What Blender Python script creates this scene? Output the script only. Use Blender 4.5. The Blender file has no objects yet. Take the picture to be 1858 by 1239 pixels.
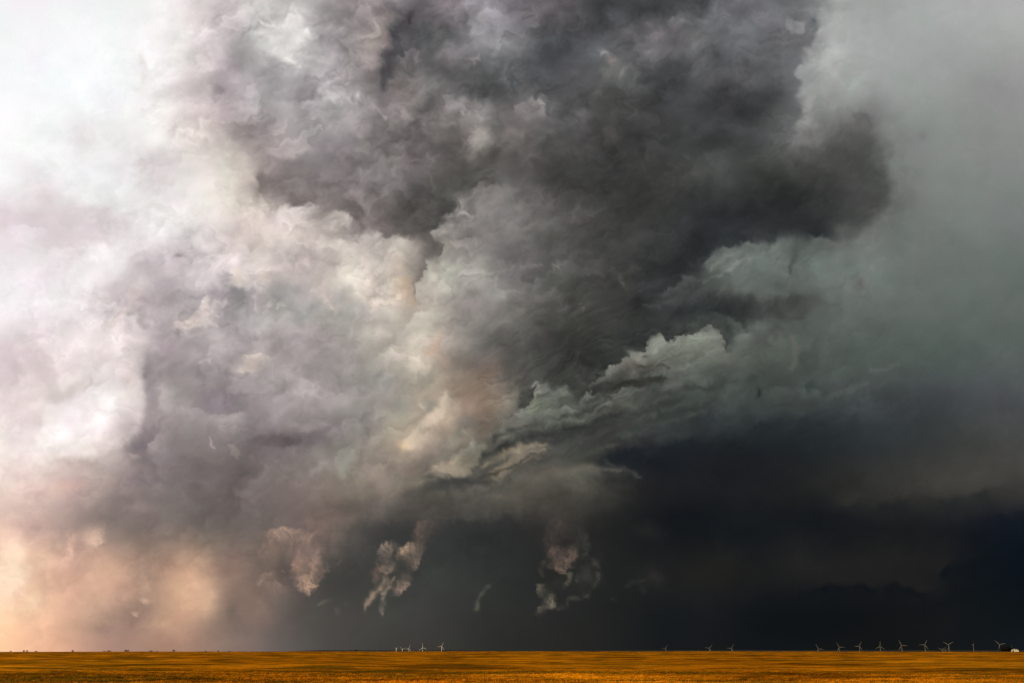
import bpy, bmesh, math, random
import numpy as np
from mathutils import Vector, Matrix, noise as mnoise
R = math.radians

# ================================================================ camera, world, sun, exposure
scene = bpy.context.scene
FOC = 1806.0                 # chart units per tangent unit (35 mm lens on 36 mm film)
CAM_Z = 2.6
PITCH = math.atan((1178.0-619.5)/FOC)
cam_data = bpy.data.cameras.new("camera")
cam = bpy.data.objects.new("camera", cam_data)
scene.collection.objects.link(cam)
cam.location = (0, 0, CAM_Z)
cam.rotation_euler = (R(90)+PITCH, 0, 0)
cam_data.sensor_width = 36.0
cam_data.lens = 36.0*FOC/1858.0
cam_data.clip_start = 0.5
cam_data.clip_end = 90000.0
scene.camera = cam

SUN_EL, SUN_AZ = R(16), R(-118)        # azimuth from the view direction (+Y), negative = left / behind
world = bpy.data.worlds.new("World"); scene.world = world
world.use_nodes = True
wn = world.node_tree.nodes; wl = world.node_tree.links
bg = wn["Background"]; skyt = wn.new("ShaderNodeTexSky")
skyt.sky_type = 'NISHITA'; skyt.sun_disc = False
skyt.sun_elevation = SUN_EL; skyt.sun_rotation = SUN_AZ
skyt.air_density = 1.5; skyt.dust_density = 3.0
wl.new(skyt.outputs[0], bg.inputs[0]); bg.inputs[1].default_value = 0.05

sd = bpy.data.lights.new("sun", 'SUN'); sun = bpy.data.objects.new("sun", sd)
scene.collection.objects.link(sun)
sd.energy = 3.9; sd.angle = R(0.5); sd.color = (1.0, 0.76, 0.46)
sdir = Vector((math.sin(SUN_AZ)*math.cos(SUN_EL), math.cos(SUN_AZ)*math.cos(SUN_EL), math.sin(SUN_EL)))
sun.rotation_euler = sdir.to_track_quat('Z', 'Y').to_euler()

vs_ = scene.view_settings
scene.display_settings.display_device = 'sRGB'
vs_.view_transform = 'Standard'; vs_.look = 'None'; vs_.exposure = 0.0; vs_.gamma = 1.0
vs_.use_curve_mapping = False
scene.cycles.max_bounces = 4

# ================================================================ helpers
def link(o, parent=None):
    scene.collection.objects.link(o)
    if parent: o.parent = parent
    return o
def mesh_obj(name, bm, mat, parent=None, smooth=False):
    me = bpy.data.meshes.new(name); bm.to_mesh(me); bm.free()
    if smooth:
        me.polygons.foreach_set('use_smooth', [True]*len(me.polygons))
    me.materials.append(mat)
    return link(bpy.data.objects.new(name, me), parent)
def empty(name, loc, label, cat, group=None, rz=0):
    o = bpy.data.objects.new(name, None); link(o); o.location = loc; o.rotation_euler = (0, 0, rz)
    o.empty_display_size = 1.0
    o['label'] = label; o['category'] = cat
    if group: o['group'] = group
    return o
def direction(x, y):
    """viewing direction of a chart point"""
    v = Vector(((x-929.0)/FOC, (619.5-y)/FOC, -1.0)).normalized()
    c, s = math.cos(R(90)+PITCH), math.sin(R(90)+PITCH)
    return Vector((v.x, c*v.y - s*v.z, s*v.y + c*v.z))
def at_dist(x, y, D):
    """point at ground distance D (along the view) seen at chart point x, y"""
    d = direction(x, y); k = D/d.y
    return Vector((d.x*k, D, CAM_Z + d.z*k))
def material(name, base=(.5, .5, .5), rough=.7, noise_scale=0.0, dark=None):
    m = bpy.data.materials.new(name); m.use_nodes = True
    nt = m.node_tree; b = nt.nodes["Principled BSDF"]
    b.inputs["Roughness"].default_value = rough
    b.inputs["Specular IOR Level"].default_value = 0.25
    if noise_scale:
        tc = nt.nodes.new("ShaderNodeTexCoord"); n = nt.nodes.new("ShaderNodeTexNoise")
        n.inputs["Scale"].default_value = noise_scale; n.inputs["Detail"].default_value = 5
        cr = nt.nodes.new("ShaderNodeValToRGB")
        cr.color_ramp.elements[0].position = .35; cr.color_ramp.elements[1].position = .65
        cr.color_ramp.elements[0].color = (*(dark or [c*.7 for c in base]), 1)
        cr.color_ramp.elements[1].color = (*base, 1)
        nt.links.new(tc.outputs["Object"], n.inputs["Vector"])
        nt.links.new(n.outputs["Fac"], cr.inputs[0]); nt.links.new(cr.outputs[0], b.inputs["Base Color"])
    else:
        b.inputs["Base Color"].default_value = (*base, 1)
    return m
# ---------------------------------------------------------------- storm sky
# Procedural cloud field, computed over a chart of viewing directions
# (chart units: 1806 per tangent unit).  Light and shade are painted into hand-placed colours, broken up by domain-warped noise.

def hx(s):
    return np.array([int(s[i:i+2], 16) for i in (0, 2, 4)], np.float32) / 255.0

_rs = np.random.RandomState(7)
_perm = _rs.permutation(256).astype(np.int32)
_perm = np.concatenate([_perm, _perm])
_ang = _rs.rand(256).astype(np.float32) * 6.2831853
_gx, _gy = np.cos(_ang), np.sin(_ang)

def perlin(x, y, seed=0):
    x = x + seed * 17.37; y = y + seed * 9.71
    xi = np.floor(x); yi = np.floor(y)
    fx = (x - xi).astype(np.float32); fy = (y - yi).astype(np.float32)
    xi = xi.astype(np.int32) & 255; yi = yi.astype(np.int32) & 255
    x1 = (xi + 1) & 255; y1 = (yi + 1) & 255
    def g(a, b, dx, dy):
        h = _perm[(_perm[a] + b) & 511]
        return _gx[h] * dx + _gy[h] * dy
    u = fx*fx*fx*(fx*(fx*6-15)+10); v = fy*fy*fy*(fy*(fy*6-15)+10)
    a = g(xi, yi, fx, fy); b = g(x1, yi, fx-1, fy)
    c = g(xi, y1, fx, fy-1); d = g(x1, y1, fx-1, fy-1)
    return 1.5 * ((a + u*(b-a)) * (1-v) + (c + u*(d-c)) * v)

def fbm(x, y, octv=4, seed=0, gain=0.5, lac=2.03):
    s = 0; a = 1.0; t = 0
    for k in range(octv):
        s = s + a * perlin(x, y, seed + k*3)
        t += a; a *= gain; x = x*lac + 3.1; y = y*lac - 1.7
    return s / t * 1.4

def billow(x, y, octv=4, seed=0, gain=0.5):
    s = 0; a = 1.0; t = 0
    for k in range(octv):
        s = s + a * np.sqrt(perlin(x, y, seed + k*3)**2 + 0.006)
        t += a; a *= gain; x = x*2.07 + 5.3; y = y*2.07 + 2.9
    return 1.0 - s / t * 2.2

def cells(x, y, seed=0):
    """rounded puffs: offset to the nearest jittered centre and distance gap to the next"""
    xi = np.floor(x); yi = np.floor(y); fx = (x-xi).astype(np.float32); fy = (y-yi).astype(np.float32)
    xi = xi.astype(np.int32); yi = yi.astype(np.int32)
    d1 = np.full(x.shape, 9, np.float32); d2 = d1.copy(); ox = np.zeros_like(d1); oy = np.zeros_like(d1)
    for j in (-1, 0, 1):
        for i in (-1, 0, 1):
            h = _perm[(_perm[(xi+i+seed*7) & 255] + (yi+j+seed*13)) & 255]; g = _perm[(h+91) & 255]
            px = i+0.12+0.76*h/255.0-fx; py = j+0.12+0.76*g/255.0-fy
            d = px*px+py*py; m = d < d1
            d2 = np.where(m, d1, np.minimum(d2, d)); d1 = np.where(m, d, d1)
            ox = np.where(m, px, ox); oy = np.where(m, py, oy)
    return ox, oy, np.sqrt(d1), np.sqrt(d2)

def sstep(a, b, x):
    t = np.clip((x-a)/(b-a), 0, 1); return t*t*(3-2*t)

def spline(pts, n=8, closed=False):
    P = np.array(pts, float); m = len(P); out = []
    rng = range(m if closed else m-1)
    for i in rng:
        if closed: p0, p1, p2, p3 = P[i-1], P[i], P[(i+1) % m], P[(i+2) % m]
        else: p0, p1, p2, p3 = P[max(i-1, 0)], P[i], P[i+1], P[min(i+2, m-1)]
        for k in range(n):
            t = k / n
            out.append(0.5*((2*p1)+(-p0+p2)*t+(2*p0-5*p1+4*p2-p3)*t*t+(-p0+3*p1-3*p2+p3)*t**3))
    if not closed: out.append(P[-1])
    return np.array(out)

# ---- large-scale colour of the storm: rows of (height, "x:hex ...")
BASE = [
 (-900, "0:e2e6ec 400:aeb0b4 800:8a8a8c 1200:6c6e70 1500:8e9290 1900:9a9e9c"),
 (-300, "0:eef0f3 300:e6e4e4 400:bdb6b8 600:9a9496 800:7a7678 1000:5c5a5c 1200:4c4d4f 1400:6c6d6e 1600:a2a4a4 1900:b2b4b2"),
 (0,   "0:f4f3f5 100:f4f4f5 200:eeeff1 300:f8f6f5 350:e6dedc 400:cfc6c6 465:dcd6d4 500:c8c0c0 540:ccc8c6 600:a9a1a2 700:8b8284 750:676468 800:857c7f 900:8d8a91 1000:6a6467 1100:454648 1200:48494b 1300:6b6b6e 1400:6a6b6e 1470:7c7d7f 1510:b0b2b0 1600:a8abab 1700:b4b6b5 1900:bababa"),
 (80,  "0:f5f5f7 100:fafbfc 200:f8f9fa 300:f8f6f4 360:e2d6d6 400:c8bdc0 450:b9b6b4 500:c6c3c2 530:d8d6d2 600:a8a1a4 700:7c7476 750:4e4d50 800:6d6a6c 900:8d8c8e 1000:55565a 1100:5f6063 1200:747274 1300:606264 1400:6c6b6e 1470:7f8082 1500:b8bab8 1600:b0b3b2 1700:acafae 1900:b2b3b1"),
 (160, "0:fafafc 100:fafbfd 200:f8fafc 300:f0ecea 360:d6c9c8 400:b5a9ad 500:aaa6a8 600:b0a9ab 660:8a8482 700:5f5c5c 750:77706f 800:6b6868 900:5a5b5c 1000:5b5b5e 1100:60615f 1200:4b4c4e 1300:5a5a5c 1400:58595b 1450:67696a 1500:b8bab7 1600:a9adab 1700:a2a6a3 1800:9d9e9d 1900:a0a1a0"),
 (240, "0:ffffff 100:f6f6f6 150:ebe9e8 200:f6f5f5 300:f1ece9 360:ded0cb 400:cfc4be 465:8f8585 500:b5adac 600:a39d9f 700:7a7372 800:6d6866 860:9a928e 900:6e6a68 950:867e7c 1000:5c5b5c 1100:474645 1200:454546 1300:3e4041 1400:4e504f 1450:8a8a8a 1500:727371 1560:6c6968 1620:8f9391 1700:949995 1900:989a98"),
 (320, "0:fbfafc 60:f0eced 130:f0f0f0 200:f4f4f4 270:dfd8d8 330:e8e3e0 400:eae2da 450:c5b8ae 500:7e7674 600:8a8384 700:938b8c 800:6a6664 900:5e5d58 950:6a6667 1000:4c4b48 1100:3e3e3e 1200:41413f 1300:555856 1400:484947 1500:464745 1590:686a69 1640:838784 1700:8c918d 1900:8b8f8d"),
 (400, "0:e8e0e2 100:e2d9da 200:e6e4e2 300:ecebe8 400:e6e0d8 450:e0d6ca 500:c8bdb4 600:a89f99 700:77706d 780:4d4b48 820:6a6663 860:8b8583 900:8f8a88 1000:6a6765 1100:434341 1200:3f403e 1300:333538 1400:38393a 1500:3f4141 1560:6a6c6a 1600:5d605e 1650:7d837f 1700:828783 1900:7f8583"),
 (480, "0:f0eeee 100:f0edec 200:eeecea 300:d2cacb 400:dad4d0 500:d5cdc5 600:cfc7be 700:c9c0b7 740:b8ada0 800:b3aca4 850:a9a39f 900:8b8585 1000:5b5b58 1100:4b4a48 1200:3b3c3c 1270:3c3f3e 1320:6a716c 1400:737a75 1500:78807b 1600:747b77 1700:707772 1900:6c736f"),
 (560, "0:f6f5f4 100:f6f4f2 200:e0d8d6 270:c2b9b8 330:c4bdba 400:a8a4a4 500:aba8a3 600:b6b2aa 700:cac2b7 750:c2b3a4 800:b9b4a9 850:a49d98 900:8b8783 1000:53534f 1100:42423f 1200:343637 1300:393b3a 1400:474a48 1500:626864 1600:656b67 1700:646b66 1900:636b67"),
 (640, "0:e4dcdb 60:dcd0cf 130:ece5e1 200:ece6e0 245:e0d8d2 280:a0979a 330:a8a09f 400:b2adaa 500:a9a3a0 600:a49f9a 700:b5aea3 760:c2b5a6 800:948981 900:6a6663 1000:393a38 1080:55574f 1180:80857b 1280:8a8f85 1340:6d736b 1400:5c625b 1500:535a55 1600:505853 1700:4b5450 1800:535b58 1900:555b58"),
 (720, "0:e2d6d3 100:e4dcd6 150:f3eeea 200:f5f1ec 250:e8e0da 280:938a89 320:aaa39f 400:958f8e 500:a49d9b 600:9c9593 700:a09d94 780:b8a896 820:b5a08e 870:907c6e 950:686a62 1000:5f625b 1100:4a4a47 1200:4f5451 1300:4c524f 1400:434946 1500:3b4041 1600:393d3e 1700:393c3e 1800:404345 1900:454849"),
 (800, "0:f5ece6 100:f8f1ea 200:e9e0d6 250:918786 300:908886 400:89827f 500:7e7776 600:8b8681 700:a39b8c 740:c0ac98 800:8f857a 850:7a7064 900:5c5b54 950:5e5c55 1000:4f504c 1100:3a3b38 1200:2a2d2f 1300:202327 1400:1e2326 1500:23282a 1600:2a2e30 1700:2f3232 1800:3b3c3a 1900:3e4040"),
 (880, "0:ead8cc 100:d5bfb4 200:a99a93 300:7c7371 400:716a66 500:776f6a 600:857b72 700:8a8075 760:5e5851 800:4a4945 900:4c4b47 1000:56534b 1050:4a4941 1100:2c2c2a 1200:1e1e20 1300:1c1d20 1400:1d1d1f 1500:232423 1600:2d2d2b 1700:353431 1800:3a3835 1900:3a3937"),
 (960, "0:e8cfc1 100:bba9a2 200:8f8480 300:7b7470 400:6b6662 500:665e5a 600:5e5650 700:3f3f3e 800:333434 900:2e2f2f 1000:2c2b2a 1100:222322 1200:131619 1300:0f1418 1400:12161a 1500:121519 1600:141719 1700:17191c 1800:10151c 1900:0f151e"),
 (1040,"0:fbead8 50:f0d6c2 100:d3b6a6 200:b89f94 260:9c8980 340:b89d8c 400:96847a 460:76695f 520:544e49 600:3f403d 700:3e3e3b 800:3a3c3a 900:303231 1000:262827 1100:212322 1200:1c1d1e 1300:1b1b1b 1400:161819 1500:1a1b1c 1600:191a1b 1700:1a1a1b 1760:0d1318 1900:070e16"),
 (1120,"0:f6d9bd 100:e3c0aa 200:a8948b 270:a48f84 330:c0a28f 380:94837a 430:80736a 500:6a625c 540:55514c 600:4a4844 700:434340 800:3b3b38 900:2e2f2d 1000:282928 1100:222322 1200:15191b 1300:141619 1400:0b1014 1500:0c1013 1600:0f1112 1700:131516 1800:0d1216 1900:0b1116"),
 (1190,"0:fcd9b4 100:e5bda3 200:a68f88 300:a3877b 400:8c7b73 500:68625e 600:4a4844 700:403e3b 800:383734 900:2b2c2a 1000:272826 1100:212221 1200:15181a 1300:131517 1400:0e1215 1500:101314 1600:111213 1700:121415 1800:10151a 1900:10161a"),
]

def base_colour(X, Y):
    """smooth colour lookup at warped coordinates"""
    xs = np.arange(-200, 2101, 10.0)
    T = []
    for y, row in BASE:
        p = [q.split(':') for q in row.split()]
        px = [float(a) for a, _ in p]; pc = np.array([hx(c) for _, c in p])
        r = np.stack([np.interp(xs, px, pc[:, k]) for k in range(3)], 1)
        k = np.exp(-0.5*(np.arange(-6, 7)*10/22.0)**2); k /= k.sum()
        rp = np.pad(r, ((6, 6), (0, 0)), 'edge')
        T.append(np.stack([np.convolve(rp[:, q], k, 'valid') for q in range(3)], 1))
    T = np.array(T, np.float32); ys = np.array([b[0] for b in BASE], np.float32)
    # resample to a uniform grid in Y with monotone smooth interpolation
    yg = np.arange(-900, 1191, 10.0)
    idx = np.clip(np.searchsorted(ys, yg, 'right')-1, 0, len(ys)-2)
    t = ((yg-ys[idx])/(ys[idx+1]-ys[idx]))[:, None, None]
    P = np.pad(T, ((1, 1), (0, 0), (0, 0)), 'edge')
    p0, p1, p2, p3 = P[idx], P[idx+1], P[idx+2], P[idx+3]
    G = 0.5*((2*p1)+(-p0+p2)*t+(2*p0-5*p1+4*p2-p3)*t*t+(-p0+3*p1-3*p2+p3)*t**3)
    G = G.astype(np.float32)
    fx = np.clip((X+200)/10, 0, len(xs)-1.001); fy = np.clip((Y+900)/10, 0, len(yg)-1.001)
    ix = fx.astype(np.int32); iy = fy.astype(np.int32)
    fx = (fx-ix)[..., None]; fy = (fy-iy)[..., None]
    return (G[iy, ix]*(1-fx)+G[iy, ix+1]*fx)*(1-fy)+(G[iy+1, ix]*(1-fx)+G[iy+1, ix+1]*fx)*fy

# ---- strength of fine cloud texture, 0 smooth .. 1 crisp
AMP = [
 (-300, "0:.1 300:.2 500:.8 1400:.8 1600:.1 1900:.1"),
 (0,    "0:.04 250:.05 330:.25 400:.9 700:1.4 900:1.35 1100:1.2 1400:1.0 1480:.7 1560:.15 1900:.1"),
 (200,  "0:.05 150:.2 250:.3 400:1.0 700:1.5 1100:1.25 1400:1.0 1500:.7 1600:.18 1900:.12"),
 (320,  "0:.15 150:.3 400:.35 480:.8 700:1.3 1000:1.2 1300:.9 1600:.7 1680:.15 1900:.1"),
 (480,  "0:.2 250:.45 330:.95 500:.9 800:1.2 1100:1.1 1300:.9 1500:.7 1650:.2 1900:.12"),
 (600,  "0:.3 200:.8 330:.95 500:.85 850:.8 1100:.9 1350:.9 1500:.5 1700:.2 1900:.2"),
 (720,  "0:.35 200:.5 500:.7 900:1 1200:1 1450:.7 1700:.35 1900:.25"),
 (850,  "0:.4 200:.5 500:.6 900:.9 1100:.6 1300:.3 1900:.3"),
 (960,  "0:.5 200:.5 500:.6 800:.45 1100:.35 1900:.35"),
 (1100, "0:.4 200:.4 450:.35 600:.2 1000:.2 1900:.25"),
 (1185, "0:.15 400:.15 700:.08 1900:.1"),
]
def amp_map(X, Y):
    xs = np.arange(-200, 2101, 20.0)
    T = np.array([np.interp(xs, [float(q.split(':')[0]) for q in r.split()], [float(q.split(':')[1]) for q in r.split()]) for _, r in AMP])
    ys = [a[0] for a in AMP]; yg = np.arange(-900, 1201, 20.0)
    G = np.array([[np.interp(y, ys, T[:, i]) for i in range(len(xs))] for y in yg], np.float32)
    fx = np.clip((X+200)/20, 0, len(xs)-1.001); fy = np.clip((Y+900)/20, 0, len(yg)-1.001)
    ix = fx.astype(np.int32); iy = fy.astype(np.int32); fx = fx-ix; fy = fy-iy
    return (G[iy, ix]*(1-fx)+G[iy, ix+1]*fx)*(1-fy)+(G[iy+1, ix]*(1-fx)+G[iy+1, ix+1]*fx)*fy

class Painter:
    def __init__(s, us, vs):
        s.us, s.vs = us, vs
        U, V = np.meshgrid(us.astype(np.float32), vs.astype(np.float32))
        s.U, s.V = U, V
        # swirling domain warp: several small curl steps, shared by every layer
        x, y = U.copy(), V.copy()
        A = amp_map(U, V); s.A = A
        for sc, st, sd in ((110, 0.8, 1), (55, 0.9, 2), (26, 0.7, 3), (13, 0.4, 4), (6.5, 0.2, 5)):
            for it in range(2):
                e = 0.02
                n0 = fbm(x/sc, y/sc, 1, sd); nx = fbm(x/sc+e, y/sc, 1, sd); ny = fbm(x/sc, y/sc+e, 1, sd)
                k = st * (0.35 + 0.9*A)
                x = x + (ny-n0)/e * k * 0.5; y = y - (nx-n0)/e * k * 0.5
        s.X, s.Y = x, y
        s.C = base_colour(x + 5*perlin(U/50, V/50, 31), y + 5*perlin(U/50, V/50, 32))
    def box(s, P, m):
        i0 = max(np.searchsorted(s.vs, P[:, 1].min()-m)-1, 0); i1 = min(np.searchsorted(s.vs, P[:, 1].max()+m)+1, len(s.vs))
        j0 = max(np.searchsorted(s.us, P[:, 0].min()-m)-1, 0); j1 = min(np.searchsorted(s.us, P[:, 0].max()+m)+1, len(s.us))
        return slice(i0, i1), slice(j0, j1)
    def coords(s, b, rough, rs):
        x, y = s.X[b], s.Y[b]
        if rough:
            # rounded billows along edges: warp by billow noise at two scales
            x = x + rough*fbm(x/rs, y/rs, 4, 41, 0.55); y = y + rough*fbm(x/rs, y/rs, 4, 43, 0.55)
        return x, y
    def dist(s, x, y, P):
        best = np.full(x.shape, 1e9, np.float32); side = np.zeros(x.shape, np.float32); par = np.zeros(x.shape, np.float32)
        n = len(P)-1
        for i in range(n):
            ax, ay = P[i, 0], P[i, 1]; dx, dy = P[i+1, 0]-ax, P[i+1, 1]-ay
            L = dx*dx+dy*dy+1e-9
            t = np.clip(((x-ax)*dx+(y-ay)*dy)/L, 0, 1)
            qx, qy = x-ax-t*dx, y-ay-t*dy
            d = np.hypot(qx, qy); m = d < best
            cr = dx*(y-ay)-dy*(x-ax)
            best = np.where(m, d, best); side = np.where(m, np.where(cr > 0, 1.0, -1.0), side); par = np.where(m, (i+t)/n, par)
        return best, side, par
    def edge(s, pts, pos=None, neg=None, soft=2.0, rough=8, rs=40, taper=0.15):
        """crisp cloud edge: pos/neg = (hex, alpha, width) glow on the right / left hand of travel"""
        P = spline(pts, 5); w = max([q[2] for q in (pos, neg) if q])
        b = s.box(P, w*2.6+rough+20); x, y = s.coords(b, rough, rs)
        d, sd, t = s.dist(x, y, P); sg = d*sd
        tp = sstep(0, taper, t)*sstep(0, taper, 1-t) if taper else 1.0
        ex = 1.0 if not taper else tp
        sf = soft*(1+5*sstep(-.1, .45, fbm(x/70, y/70, 2, 170)))
        a1 = sstep(-1, 1, sg/sf)
        dens = 0.8 + 0.5*fbm(x/55, y/40, 3, 77)
        for spec, mask in ((pos, a1), (neg, 1-a1)):
            if not spec: continue
            c, al, wd = spec
            a = np.clip(mask*np.exp(-(d/wd)**1.3)*al*ex*dens, 0, 1)[..., None]
            s.C[b] = s.C[b]*(1-a)+hx(c)*a
    def poly(s, pts, cols, alpha=1.0, soft=3, rough=8, rs=40, feather=0, wisp=0.0, seed=0):
        """cols: list of (x, y, hex) blended by distance; feather widens the fade inwards"""
        P = spline(pts, 5, True); P = np.vstack([P, P[:1]])
        b = s.box(P, rough+soft*2+25); x, y = s.coords(b, rough, rs)
        d, _, _ = s.dist(x, y, P)
        inside = np.zeros(x.shape, bool)
        for i in range(len(P)-1):
            x0, y0, x1, y1 = P[i, 0], P[i, 1], P[i+1, 0], P[i+1, 1]
            if y0 == y1: continue
            c = ((y0 > y) != (y1 > y)) & (x < (x1-x0)*(y-y0)/(y1-y0)+x0)
            inside ^= c
        sg = np.where(inside, d, -d)
        a = sstep(-soft, soft+feather, sg)
        if wisp: a = a*np.clip(1-wisp*(0.5-1.4*fbm(x/28, y/28, 5, 60+seed, 0.6)), 0, 1)
        a = np.clip(a*alpha, 0, 1)[..., None]
        s.C[b] = s.C[b]*(1-a)+s.mixcol(x, y, cols)*a
    def mixcol(s, x, y, cols):
        if isinstance(cols, str): return hx(cols)
        W = 0; S = 0
        for cx, cy, c in cols:
            w = 1.0/((x-cx)**2+(y-cy)**2+60)**1.2
            W = W+w; S = S+w[..., None]*hx(c)
        return S/W[..., None]
    def blob(s, cx, cy, rx, ry, c, alpha=0.6, rot=0, wisp=0.3, p=1.0, rough=6, seed=0):
        P = np.array([[cx-max(rx, ry), cy-max(rx, ry)], [cx+max(rx, ry), cy+max(rx, ry)]])
        b = s.box(P, max(rx, ry)*1.3+20); x, y = s.coords(b, rough, 45)
        th = np.radians(rot); dx, dy = x-cx, y-cy
        q = ((dx*np.cos(th)+dy*np.sin(th))/rx)**2+((-dx*np.sin(th)+dy*np.cos(th))/ry)**2
        a = np.exp(-(q**p)*1.2)*alpha
        if wisp: a = a*(1-wisp+wisp*(1+1.6*fbm(x/30, y/30, 4, 90+seed)))
        a = np.clip(a, 0, 1)[..., None]
        s.C[b] = s.C[b]*(1-a)+hx(c)*a
    def puff(s, cx, cy, rx, ry, c, alpha=.5, rot=0, dirn=225, crisp=.10, seed=0, rag=0):
        """rounded bank: crisp rim towards dirn, melting away on the far side"""
        m = max(rx, ry); P = np.array([[cx-m, cy-m], [cx+m, cy+m]]); b = s.box(P, m*.6+10)
        x, y = s.X[b], s.Y[b]; q = min(rx, ry)
        x = x+.22*q*fbm(x/(q*.9), y/(q*.9), 5, 200+seed, .55); y = y+.22*q*fbm(x/(q*.9), y/(q*.9), 5, 205+seed, .55)
        if rag:
            x = x+rag*.55*q*fbm(x/(q*.5)+3, y/(q*.5), 5, 220+seed, .62); y = y+rag*.55*q*fbm(x/(q*.5), y/(q*.5)+7, 5, 225+seed, .62)
        th = np.radians(rot); dx, dy = x-cx, y-cy
        u = (dx*np.cos(th)+dy*np.sin(th))/rx; v = (-dx*np.sin(th)+dy*np.cos(th))/ry
        dn = np.radians(dirn-rot); e = np.hypot(u, v)+1e-6
        cc = (u*np.cos(dn)+v*np.sin(dn)); ca = cc/e
        w = crisp+1.0*((1-ca)/2)**.7
        mask = 1-sstep(1-w, 1+w*.35, e)
        if rag: mask = mask*np.clip(.85+rag*1.5*fbm(x/(q*.35), y/(q*.6), 4, 230+seed, .6), .1, 1.25)
        a = np.clip(mask*np.clip(.62+.5*cc, 0.05, 1)*alpha, 0, 1)[..., None]
        s.C[b] = s.C[b]*(1-a)+hx(c)*a
    def stroke(s, pts, c, alpha=0.7, rough=4, wisp=0.4, sharp=None, seed=0):
        """pts: (x, y, halfwidth); sharp=+1/-1 makes that side of travel crisp"""
        Q = spline(pts, 5); P = Q[:, :2]
        b = s.box(P, Q[:, 2].max()*2.6+rough+10); x, y = s.coords(b, rough, 25)
        d, sd, t = s.dist(x, y, P)
        w = np.interp(t, np.linspace(0, 1, len(Q)), np.maximum(Q[:, 2], .5))
        if sharp: w = np.where(sd*sharp > 0, w*0.35, w*1.3)
        tp = sstep(0, .12, t)*sstep(0, .12, 1-t)*0.85+0.15
        a = np.exp(-(d/w)**2)*alpha*tp
        if wisp: a = a*np.clip(1-wisp+wisp*(1+1.8*fbm(x/18, y/18, 4, 120+seed)), 0, 1.6)
        a = np.clip(a, 0, 1)[..., None]
        s.C[b] = s.C[b]*(1-a)+s.mixcol(x, y, c)*a
    def relief(s, k=1.0):
        """fine billow relief, shading painted in as if lit from the upper left, on top of all layers"""
        x, y, A = s.X, s.Y, s.A
        # stretch the pattern along the updraught (rising to the right)
        th = np.radians(-32); ct, st = np.cos(th), np.sin(th)
        e = 2.0
        def h(px, py):
            a, c = (px*ct+py*st)/1.8, (-px*st+py*ct)
            qx = fbm(a/70, c/60, 3, 15)*22; qy = fbm(a/70, c/60, 3, 17)*22
            return (billow((a+qx)/85, (c+qy)/70, 3, 21, 0.45)*16.0 + fbm((a+qx)/24, (c+qy)/17, 3, 25, 0.45)*2.6*pat)
        # crisp texture comes in patches, as where the cloud faces the light
        pat = sstep(-0.15, 0.55, fbm(s.U/95, s.V/75, 3, 61))
        h0 = h(x, y); gx = (h(x+e, y)-h0)/e; gy = (h(x, y+e)-h0)/e
        lit = -(gx*0.55+gy*0.9); lit = lit/np.sqrt(1+lit*lit*0.8)
        # overlapping cloud layers: soft rise, crisp fall, like one bank in front of the next
        def bank(sx, sy, n, sd, rot, ed):
            t2 = np.radians(rot); a, c = x*np.cos(t2)+y*np.sin(t2), -x*np.sin(t2)+y*np.cos(t2)
            qx = fbm(a/60, c/60, 3, sd+5, .5)*16
            v = fbm((a+qx)/sx, (c+qx)/sy, 5, sd, .52)*n + 40
            fr = v-np.floor(v); r = np.where(fr < 1-ed, fr/(1-ed), (1-fr)/ed)
            return (r-0.5)*sstep(-0.25, 0.4, fbm(s.U/80, s.V/65, 2, sd+2))
        bk = bank(150, 95, 2.0, 71, -25, .16) + 0.6*bank(80, 62, 1.6, 81, -50, .2)
        # long wind-drawn folds where the inflow sweeps up into the tower
        cen = np.exp(-((s.U-1040)/300)**2-((s.V-700-(980-s.U)*.30)/140)**2)*sstep(780, 960, s.U)
        t3 = np.radians(-30); a3, c3 = x*np.cos(t3)+y*np.sin(t3), -x*np.sin(t3)+y*np.cos(t3)
        q3 = fbm(a3/150, c3/60, 3, 301)*26
        v3 = fbm(a3/230, (c3+q3)/30, 4, 305, .5)*2.1+30; f3 = v3-np.floor(v3)
        fold = (np.where(f3 < .8, f3/.8, (1-f3)/.2)-.5)*sstep(-.35, .3, fbm(s.U/90, s.V/70, 2, 309))
        fold = fold + .8*fbm(a3/120, (c3+q3)/13, 3, 311, .5)
        # cauliflower puffs, each shaded as a small dome lit from the upper left
        pf = 0
        for sc, st, al, sd_ in ((120, 1.5, 1.5, 3), (62, 1.4, 1.0, 5), (30, 1.3, .45, 8), (15, 1.2, .18, 11)):
            a = x*ct+y*np.sin(th); c = -x*np.sin(th)+y*ct
            wx = fbm(a/(sc*.8), c/(sc*.8), 4, 130+sd_, .55)*0.55; wy = fbm(a/(sc*.8), c/(sc*.8), 4, 140+sd_, .55)*0.55
            ox, oy, f1, f2 = cells(a/(sc*st)+wx, c/sc+wy, sd_)
            crease = sstep(0.0, 0.22, f2-f1)
            lt = (ox*0.45 + oy*0.95)
            msk = sstep(-0.3, 0.45, fbm(s.U/110+sd_, s.V/85, 3, 150+sd_))
            pf = pf + al*msk*(lt*crease*0.9 + 0.25*(0.45-f1))
        lum = s.C.mean(-1)
        big = fbm(x/115, y/85, 2, 51)*0.23 + fbm(x/48, y/36, 2, 55, .45)*0.13
        m = A*k
        f = np.exp(m*(0.03*lit + 0.17*bk + 0.25*pf*(1-.45*cen) + .33*cen*fold + big*0.9 - 0.01))
        C = s.C*f[..., None]
        # lit crests pick up a paler tint, hollows a cooler one
        hl = (np.clip(lit, 0, 1)*m*0.03)[..., None]*np.sqrt(np.clip(lum, .02, 1))[..., None]
        s.C = C*(1-hl)+np.array([.93, .91, .88], np.float32)*hl*1.0
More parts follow.
